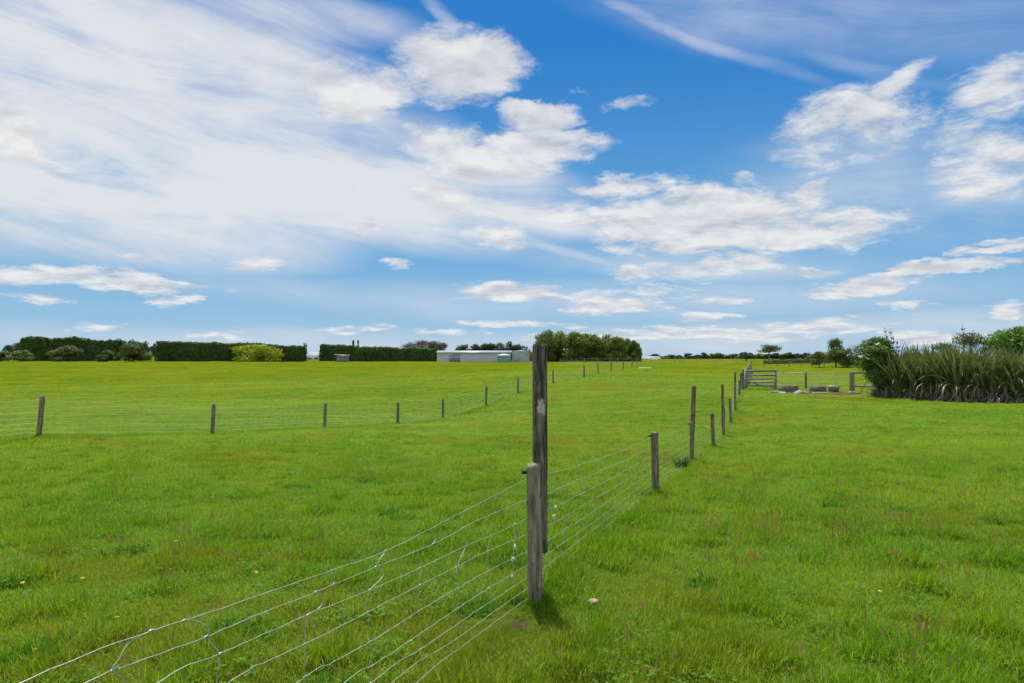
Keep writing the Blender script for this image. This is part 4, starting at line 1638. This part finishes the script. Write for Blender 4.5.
def tank(px, d, w_px, top_px, body, topm, label, dome=.35, name='water_tank'):
    x = (px - 512) / F * d
    z = gzs(x, d)
    h = at(px, top_px, d)[2] - z
    r = w_px / 2 / F * d
    root = empty(name, (x, d, z))
    tag(root, label, 'tank')
    mb = MB()
    zs, rs = [-.3], [r]
    nb = 9
    for i in range(nb):
        zz = (h - dome * .5) * i / nb
        zs += [zz + .02, zz + (h - dome * .5) / nb * .5, zz + (h - dome * .5) / nb * .95]
        rs += [r, r + .05, r]
    mb.tube([(0, 0, q) for q in zs], rs, 36)
    mb.build('barrel', body, root, smooth=True)
    tp = MB()
    tp.tube([(0, 0, h - dome * .5), (0, 0, h - dome * .3), (0, 0, h - .02), (0, 0, h + .05)], [r + .1, r * .95, r * .35, r * .1], 36)
    tp.build('lid', topm, root, smooth=True)


tank(521, 226, 17.5, 350.5, GREY_TANK, GREY_TANK, 'big grey corrugated silo tank at the right end of the long shed', dome=.4)
tank(504, 221, 13.5, 354, GREEN_TANK, PALE_TOP, 'green water tank with a pale lid in front of the long shed', dome=1.0)


def house(px, d, w_px, eave_px, ridge_px, label, wallm, roofm, depth=7.0, nwin=2, name='house', cat='house'):
    x = (px - 512) / F * d
    z = gzs(x, d)
    W = w_px / F * d
    e = at(px, eave_px, d)[2] - z
    r = at(px, ridge_px, d)[2] - z
    root = empty(name, (x, d, z))
    tag(root, label, cat)
    mb = MB()
    mb.box((0, depth / 2, e / 2 - .2), (W, depth, e + .4))
    mb.add([(-W / 2, 0, e), (-W / 2, depth, e), (-W / 2, depth / 2, r - .1), (W / 2, 0, e), (W / 2, depth, e), (W / 2, depth / 2, r - .1)], None, [(0, 2, 1), (3, 4, 5)])
    mb.build('wall', wallm, root)
    rf = MB()
    o_ = .35
    V = [(-W / 2 - o_, -o_, e - .1), (W / 2 + o_, -o_, e - .1), (W / 2 + o_, depth / 2, r), (-W / 2 - o_, depth / 2, r), (-W / 2 - o_, depth + o_, e - .1), (W / 2 + o_, depth + o_, e - .1)]
    V += [(a, b, c + .12) for a, b, c in V]
    rf.add(V, [(0, 1, 2, 3), (3, 2, 5, 4), (6, 9, 8, 7), (9, 10, 11, 8), (0, 6, 7, 1), (4, 5, 11, 10), (0, 3, 9, 6), (3, 4, 10, 9), (1, 7, 8, 2), (2, 8, 11, 5)])
    rf.build('roof', roofm, root)
    for i in range(nwin):
        b = MB()
        xx = -W / 2 + W * (i + .5) / nwin
        b.box((xx, -.03, e * .55), (min(1.4, W / nwin * .5), .08, e * .38))
        b.build('window', GLASS, root)


house(313, 300, 13, 357, 352.5, 'small pale house in the gap between the two clipped hedges', HOUSE, ROOFG)
house(651, 380, 19, 359, 356.5, 'small white building with a grey roof right of the grove', HOUSE, ROOFG, name='farm_building', cat='building')
house(655, 370, 9, 361, 359, 'low reddish roofed hut in front of the small white building', HOUSE, ROOFR, nwin=1, name='hut', cat='hut')


def field_shelter():
    d = 236.
    x = (342 - 512) / F * d
    z = gzs(x, d)
    root = empty('field_shelter', (x, d, z))
    tag(root, 'small open field shelter with a white roof in front of the lower hedge', 'shelter')
    h = at(342, 354.6, d)[2] - z
    w = 12 / F * d
    rf = MB()
    rf.box((0, 0, h - .1), (w + .5, 3.0, .16), ry=.05)
    rf.build('roof', WHITE, root)
    bk = MB()
    bk.box((0, 1.2, h / 2 - .2), (w, .12, h))
    bk.build('back_wall', DARK_OPEN, root)
    for s in (-1, 1):
        p = MB()
        p.box((s * w / 2, -1.2, h / 2 - .25), (.16, .16, h))
        p.build('post', WOOD, root)


field_shelter()

# ------------------------------------------------------------------ gate, rails and the bits by the gate
GATE_WOOD = wood_mat('gate_timber', dark=(0.17, 0.155, 0.14), light=(0.50, 0.47, 0.43), green=(0.15, 0.15, 0.11), grain=(.06, 1, 1), scale=14, lichen=.72, mossy=.3)
CONC = plain_mat('old_concrete', (0.24, 0.23, 0.21), (0.42, 0.40, 0.36), 6, .9, .1, bump=.02)
BLOCKM = plain_mat('mossy_trough_concrete', (0.13, 0.115, 0.092), (0.27, 0.24, 0.19), 5, .95, .1, bump=.03)
PALEC = plain_mat('pale_chalky_block', (0.34, 0.325, 0.29), (0.52, 0.50, 0.45), 6, .9, .1, bump=.02)


def timber_gate():
    d = 46.5
    a = at(745.5, 370, d)
    b = at(775.5, 370, d)
    z = gzs((a[0] + b[0]) / 2, d)
    root = empty('timber_gate', (a[0], d, z))
    tag(root, 'weathered timber rail gate standing at the far end of the near wire fence', 'gate')
    W = b[0] - a[0]
    H = a[2] - z
    rg = np.random.default_rng(9)
    for px_off, hh in ((0, H + .08), (W, H + .02)):
        m = MB()
        m.box((px_off, 0, hh / 2 - .15), (.13, .13, hh + .3), jitter=.004)
        m.build('gate_post', GATE_WOOD, root)
    for k, zz in enumerate((H - .06, H - .36, H - .60, H - .84, H - 1.06)):
        if zz < .05:
            continue
        m = MB()
        m.box((W / 2, -.09, zz), (W + .06, .035, .12 if k else .14), jitter=.004, ry=rg.normal(0, .006))
        m.build('rail', GATE_WOOD, root)
    m = MB()
    L = math.hypot(W, H * .4)
    m.box((W / 2, -.13, H * .22), (L, .03, .09), ry=math.atan2(H * .38, W))
    m.build('brace', GATE_WOOD, root)


timber_gate()


def strainer_cluster():
    # three thick strainer posts standing together where the fences meet
    for i, (px, d, top, r, lab) in enumerate([(741.3, 46.0, 372.5, .11, 'stout grey strainer post at the left foot of the timber gate'),
                                              (744.5, 47.6, 368.0, .09, 'taller strainer post just behind the timber gate')]):
        x = (px - 512) / F * d
        z = gzs(x, d)
        h = at(px, top, d)[2] - z
        o = link('strainer_post', post_mesh('strainer_post', h, r, GATE_WOOD if i else WOOD, seed=70 + i, sides=14, rings=12), None, (x, d, z))
        tag(o, lab, 'post')


strainer_cluster()


def rail_run():
    """yard fence receding behind the gate"""
    pts = [(746.5, 50), (748, 54), (748.5, 58.5), (749, 63), (749.5, 68), (750, 74), (750.6, 81), (751.2, 90)]
    b0 = None
    root = None
    prev = None
    rails = [MB(), MB(), MB()]
    for i, (px, d) in enumerate(pts):
        x = (px - 512) / F * d
        z = gzs(x, d)
        if root is None:
            root = empty('rail_fence', (x, d, z))
            b0 = np.array([x, d, z])
            tag(root, 'timber rail fence receding straight back behind the timber gate', 'rail fence')
        o = link('fence_post', post_mesh('fence_post', 1.28, .08, GATE_WOOD, seed=400 + i, sides=10, rings=8), root, np.array([x, d, z]) - b0)
        if prev is not None:
            for k, hz_ in enumerate((.4, .78, 1.16)):
                p, q = prev + (0, 0, hz_), np.array([x, d, z]) + (0, 0, hz_)
                dv = q - p
                rails[k].box((p + q) / 2 - b0 + (-.09, 0, 0), (.035, np.linalg.norm(dv), .10), rz=-math.atan2(dv[0], dv[1]), rx=0)
        prev = np.array([x, d, z])
    for k in range(3):
        rails[k].build('rail', GATE_WOOD, root)


rail_run()


def wire_gate():
    d = 46.8
    a, b = at(777, 372.5, d), at(851, 372.5, d)
    z = gzs((a[0] + b[0]) / 2, d)
    root = empty('wire_fence', (a[0], d, z))
    tag(root, 'light wire and pipe fence with one dark middle post between gate and elder', 'wire fence')
    W = b[0] - a[0]
    H = a[2] - z
    base = np.array([a[0], d, z])
    pr = MB()
    pr.tube([(0, 0, H), (W, 0, H)], .019, 6)
    pr.build('top_rail', WIRE, root)
    for px, h, r, m in ((805.5, H + .05, .075, WOOD), (834, H - .05, .022, WIRE), (792, H - .05, .016, WIRE), (820, H - .05, .016, WIRE)):
        x = (px - 512) / F * d
        zz = gzs(x, d)
        link('fence_post', post_mesh('fence_post', h + (z - zz), r, m, seed=int(px), sides=10, rings=8), root, np.array([x, d, zz]) - base)
    nt = MB()
    for k in range(6):
        hz_ = H * (.08 + .15 * k)
        nt.tube([(0, 0, hz_), (W, 0, hz_)], .006, 3, cap=False)
    for k in range(1, 16):
        nt.tube([(W * k / 16, 0, .05), (W * k / 16, 0, H)], .0035, 3, cap=False)
    nt.build('wire_netting', WIRE, root)


wire_gate()


def corner_rails():
    d = 44.5
    x0 = (852.5 - 512) / F * d
    z = gzs(x0, d)
    H = at(852, 372, d)[2] - z
    root = empty('rail_fence', (x0, d, z))
    tag(root, 'short timber rail fence with pale post running into the elder bush', 'rail fence')
    pm = wood_mat('pale_gate_post_wood', dark=(0.16, 0.15, 0.13), light=(0.36, 0.34, 0.30), green=(0.2, 0.2, 0.15), lichen=.7, mossy=.2)
    for dx, r in ((0, .10), (-.17, .055), (2.0, .09)):
        link('fence_post', post_mesh('fence_post', H + .05, r, pm, seed=60, sides=12, rings=10), root, (dx, 0, 0))
    for hz_ in (H - .05, H * .25):
        m = MB()
        m.box((1.0, -.11, hz_), (2.1, .04, .12), jitter=.004)
        m.build('rail', GATE_WOOD, root)


corner_rails()


def block(px, py_base, w_px, h_px, depth, mat, label, name, cat, jitter=.02, rz=0.0, d=None, hollow=False, ry=0.0, group=None):
    # depth from the ground: walk out until the ground meets that line of sight
    if d is None:
        r = ray(px, py_base)
        ks = np.linspace(20, 80, 1200)
        X = CAM[0] + r[0] * ks
        Y = CAM[1] + r[1] * ks
        Z = CAM[2] + r[2] * ks
        hit = np.argmax(Z < gz(X, Y))
        d = Y[hit]
        x = X[hit]
    else:
        x = (px - 512) / F * d
    z = gzs(x, d)
    W, H = w_px / F * d, h_px / F * d
    mb = MB()
    if hollow:
        t = .09
        mb.box((0, -depth / 2 + t / 2, H / 2 - .03), (W, t, H), jitter=jitter * .3, bev=.02)
        mb.box((0, depth / 2 - t / 2, H / 2 - .03), (W, t, H), jitter=jitter * .3, bev=.02)
        mb.box((-W / 2 + t / 2, 0, H / 2 - .032), (t, depth - .01, H - .008), jitter=jitter * .3, bev=.02)
        mb.box((W / 2 - t / 2, 0, H / 2 - .032), (t, depth - .01, H - .008), jitter=jitter * .3, bev=.02)
        mb.box((0, 0, .04), (W - .02, depth - .02, .12))
    else:
        mb.box((0, 0, H / 2 - .03), (W, depth, H), jitter=jitter, bev=min(.04, H * .2), ry=ry)
    o = mb.build(name, mat, None, loc=(x, d + depth / 2, z))
    o.rotation_euler = (0, 0, rz)
    tag(o, label, cat, group)
    return o


block(791, 391.6, 15, 6.2, .8, BLOCKM, 'brown mossy concrete trough left of the dark middle post', 'trough', 'trough', hollow=True, rz=.15)
block(820, 391.5, 13, 5.8, .7, BLOCKM, 'brown mossy concrete trough right of the dark middle post', 'trough', 'trough', hollow=True, rz=-.05)
block(835.5, 391.8, 6.5, 4.4, .5, BLOCKM, 'dark box with a pale top between right trough and elder', 'box', 'box', rz=.2)


def pale_lid():
    x = (834.5 - 512) / F * 1
    o = [q for q in bpy.data.objects if q.name.startswith('box')][0]
    H = 4.4 / F * o.location[1]
    m = MB()
    m.box((0, -.02, H + .02), (.50, .56, .15), jitter=.012, bev=.02, ry=.05)
    m.build('lid', PALEC, o)


pale_lid()
block(774, 393, 8, 1.6, .35, CONC, 'flat grey broken slab left of the left trough', 'concrete_slab', 'slab', rz=.2)
block(799, 394.5, 6.0, 3.0, .35, CONC, 'tilted pale wedge of broken concrete below the dark middle post', 'concrete_lump', 'lump', .03, .6, ry=-.55)
block(806, 394, 7, 2.0, .4, BLOCKM, 'darker broken concrete lump right of the tilted wedge', 'concrete_lump', 'lump', .06, -.3, ry=.2)
block(822, 393.4, 15, 1.2, .35, PALEC, 'long thin pale slab in front of the right trough', 'concrete_slab', 'slab', .02, .02)
block(856, 393.6, 8.5, 1.7, .35, PALEC, 'short pale slab tilted at the foot of the elder bush', 'concrete_slab', 'slab', .03, -.3, ry=.12)
block(783, 393.5, 4.5, 1.6, .3, PALEC, 'small pale lump in front of the left trough', 'concrete_lump', 'lump', .05, .4)

# far pale concrete pad out in the paddock
def pad():
    d = 101.
    x = (645 - 512) / F * d
    z = gzs(x, d)
    mb = MB()
    mb.tube([(0, 0, -.2), (0, 0, .12), (0, 0, .16)], [.95, .95, .88], 28)
    o = mb.build('water_trough', PALEC, None, loc=(x, d, z))
    tag(o, 'low round pale water trough lying out in the paddock below the grove', 'trough')


pad()

# fences at the far edge of the paddock
PALE_WOOD = wood_mat('bleached_post', dark=(0.22, 0.21, 0.19), light=(0.46, 0.44, 0.40), green=(0.3, 0.3, 0.25), lichen=.7, mossy=.2)
far_fence([(560, 175, 1.5), (572, 175, 1.5), (584, 174, 1.5), (597, 174, 1.5), (610, 173, 1.5), (618, 173, 1.6), (637, 172, 1.4), (651, 172, 1.4), (664, 172, 1.4), (675, 170, 1.7),
           (680, 170, 1.7), (684, 170, 1.6), (697, 170, 1.4), (716, 170, 1.3), (736, 168, 1.3)],
          'wire_fence', 'distant fence of thin pale posts along the far edge of the paddock', 4, .008, .07, 12, mat=PALE_WOOD, lean=.01)
far_fence([(764, 120, 1.2), (777, 120, 1.2), (789, 118, 1.3), (801, 119, 1.2), (812, 119, 1.2), (824, 119, 1.2), (836, 118, 1.2), (850, 118, 1.2), (870, 118, 1.2)],
          'wire_fence', 'distant fence of small posts in front of the bushes beyond the wire gate', 4, .006, .06, 13, mat=WOOD, lean=.01)
hedge(765, 828, 175, 175, 360.5, 360.5, 2, 'olive', 'low scrubby hedge beyond the small-post fence', 14, 1800, wave=.5, leaf=.4)


def horse():
    pass


# ------------------------------------------------------------------ small things in the near grass
def stone():
    r = ray(593, 607)
    ks = np.linspace(3, 8, 800)
    P = CAM[None] + r[None] * ks[:, None]
    k = np.argmax(P[:, 2] < gz(P[:, 0], P[:, 1]))
    p = P[k]
    rg = np.random.default_rng(2)
    import bmesh
    bm = bmesh.new()
    bmesh.ops.create_icosphere(bm, subdivisions=3, radius=1)
    V = np.array([v.co[:] for v in bm.verts])
    T = np.array([[v.index for v in f.verts] for f in bm.faces])
    bm.free()
    dirs = rg.normal(0, 1, (9, 3))
    dirs /= np.linalg.norm(dirs, axis=1)[:, None]
    for dv in dirs:
        q = V @ dv
        V = V - np.outer(np.maximum(q - .72, 0), dv)
    V = V * np.array([.038, .03, .022])
    o = link('stone', mesh_np('stone', V, [T], plain_mat('pinkish_stone', (0.36, 0.25, 0.19), (0.58, 0.48, 0.40), 40, .85, .2, bump=.004)), None, (p[0], p[1], p[2] + .040))
    tag(o, 'small pinkish stone lying in the grass right of the near post', 'stone')


stone()

YEL = plain_mat('yellow_petal', (0.62, 0.48, 0.02), (0.75, 0.62, 0.05), 80, .7, .2)
STEM = plain_mat('flower_stem', (0.10, 0.16, 0.03), (0.14, 0.20, 0.05), 20, .7, .2)


def dandelions():
    rg = np.random.default_rng(8)
    spots = [(76, 602, 'dandelion in the dark grass at far left, upper one'), (37, 652, 'pale dandelion head nearest the bottom left corner'),
             (116, 620, 'dandelion just above the top fence wire at lower left'), (81, 579, 'dandelion left of the lowest fence stay'),
             (24, 580, 'dandelion nearest the left edge'), (178, 540, 'dandelion in the rough patch above the fence wires'), (255, 570, 'dandelion right of the rough patch'),
             (877, 592, 'lone yellow dandelion in the grass at lower right')]
    heads = None
    for (px, py, lab) in spots:
        r = ray(px, py)
        ks = np.linspace(1, 12, 2000)
        P = CAM[None] + r[None] * ks[:, None]
        k = np.argmax(P[:, 2] < gz(P[:, 0], P[:, 1]) + .09)
        p = P[k]
        z = gzs(p[0], p[1])
        root = empty('dandelion', (p[0], p[1], z))
        tag(root, 'small yellow ' + lab, 'flower', 'yellow flowers scattered in the near grass')
        st = MB()
        st.tube([(0, 0, -.01), (.004, .002, .05), (0, 0, .10)], .0014, 5)
        st.build('stem', STEM, root)
        m = MB()
        for ring, (nn, L, up) in enumerate(((13, .013, .15), (10, .009, .5), (6, .005, 1.0))):
            for q in range(nn):
                a = 2 * math.pi * q / nn + ring
                dv = np.array([math.cos(a), math.sin(a), up])
                sv = np.array([-math.sin(a), math.cos(a), 0]) * .0022
                c = np.array([0, 0, .101 + ring * .001])
                m.add([c - sv * .5, c + sv * .5, c + dv * L + sv, c + dv * L - sv], [(0, 1, 2, 3)])
        o = m.build('flower_head', YEL, root)
        o.location = (0, 0, 0)
        o.rotation_euler = (rg.normal(.3, .2), rg.normal(0, .2), 0)


dandelions()


def rush_tuft(px, py, n, h, label, seed):
    r = ray(px, py)
    ks = np.linspace(3, 60, 3000)
    P = CAM[None] + r[None] * ks[:, None]
    k = np.argmax(P[:, 2] < gz(P[:, 0], P[:, 1]))
    p = P[k]
    rg = np.random.default_rng(seed)
    V, Q, var = [], [], []
    for i in range(n):
        a = rg.uniform(0, 6.28)
        rr = .09 * math.sqrt(rg.uniform())
        n0 = len(Q)
        strap(V, Q, (rr * math.cos(a), rr * math.sin(a), -.02), a, h * rg.uniform(.5, 1.1), .006, rg.uniform(.05, .5), rg.uniform(.2, 1.1), 4)
        var += [rg.uniform(0, 1)] * (len(Q) - n0)
    o = link('rush_tuft', mesh_np('rush_tuft', np.array(V), [np.array(Q)], leaf_mat('rush_blade', (0.03, 0.06, 0.022), (0.08, 0.13, 0.045), .25, noise_scale=3), var=np.array(var)), None, (p[0], p[1], gzs(p[0], p[1])))
    tag(o, label, 'grass tuft')


rush_tuft(681, 469, 160, .34, 'dark blue-green rush tuft under the wires left of the leaning tall post', 4)
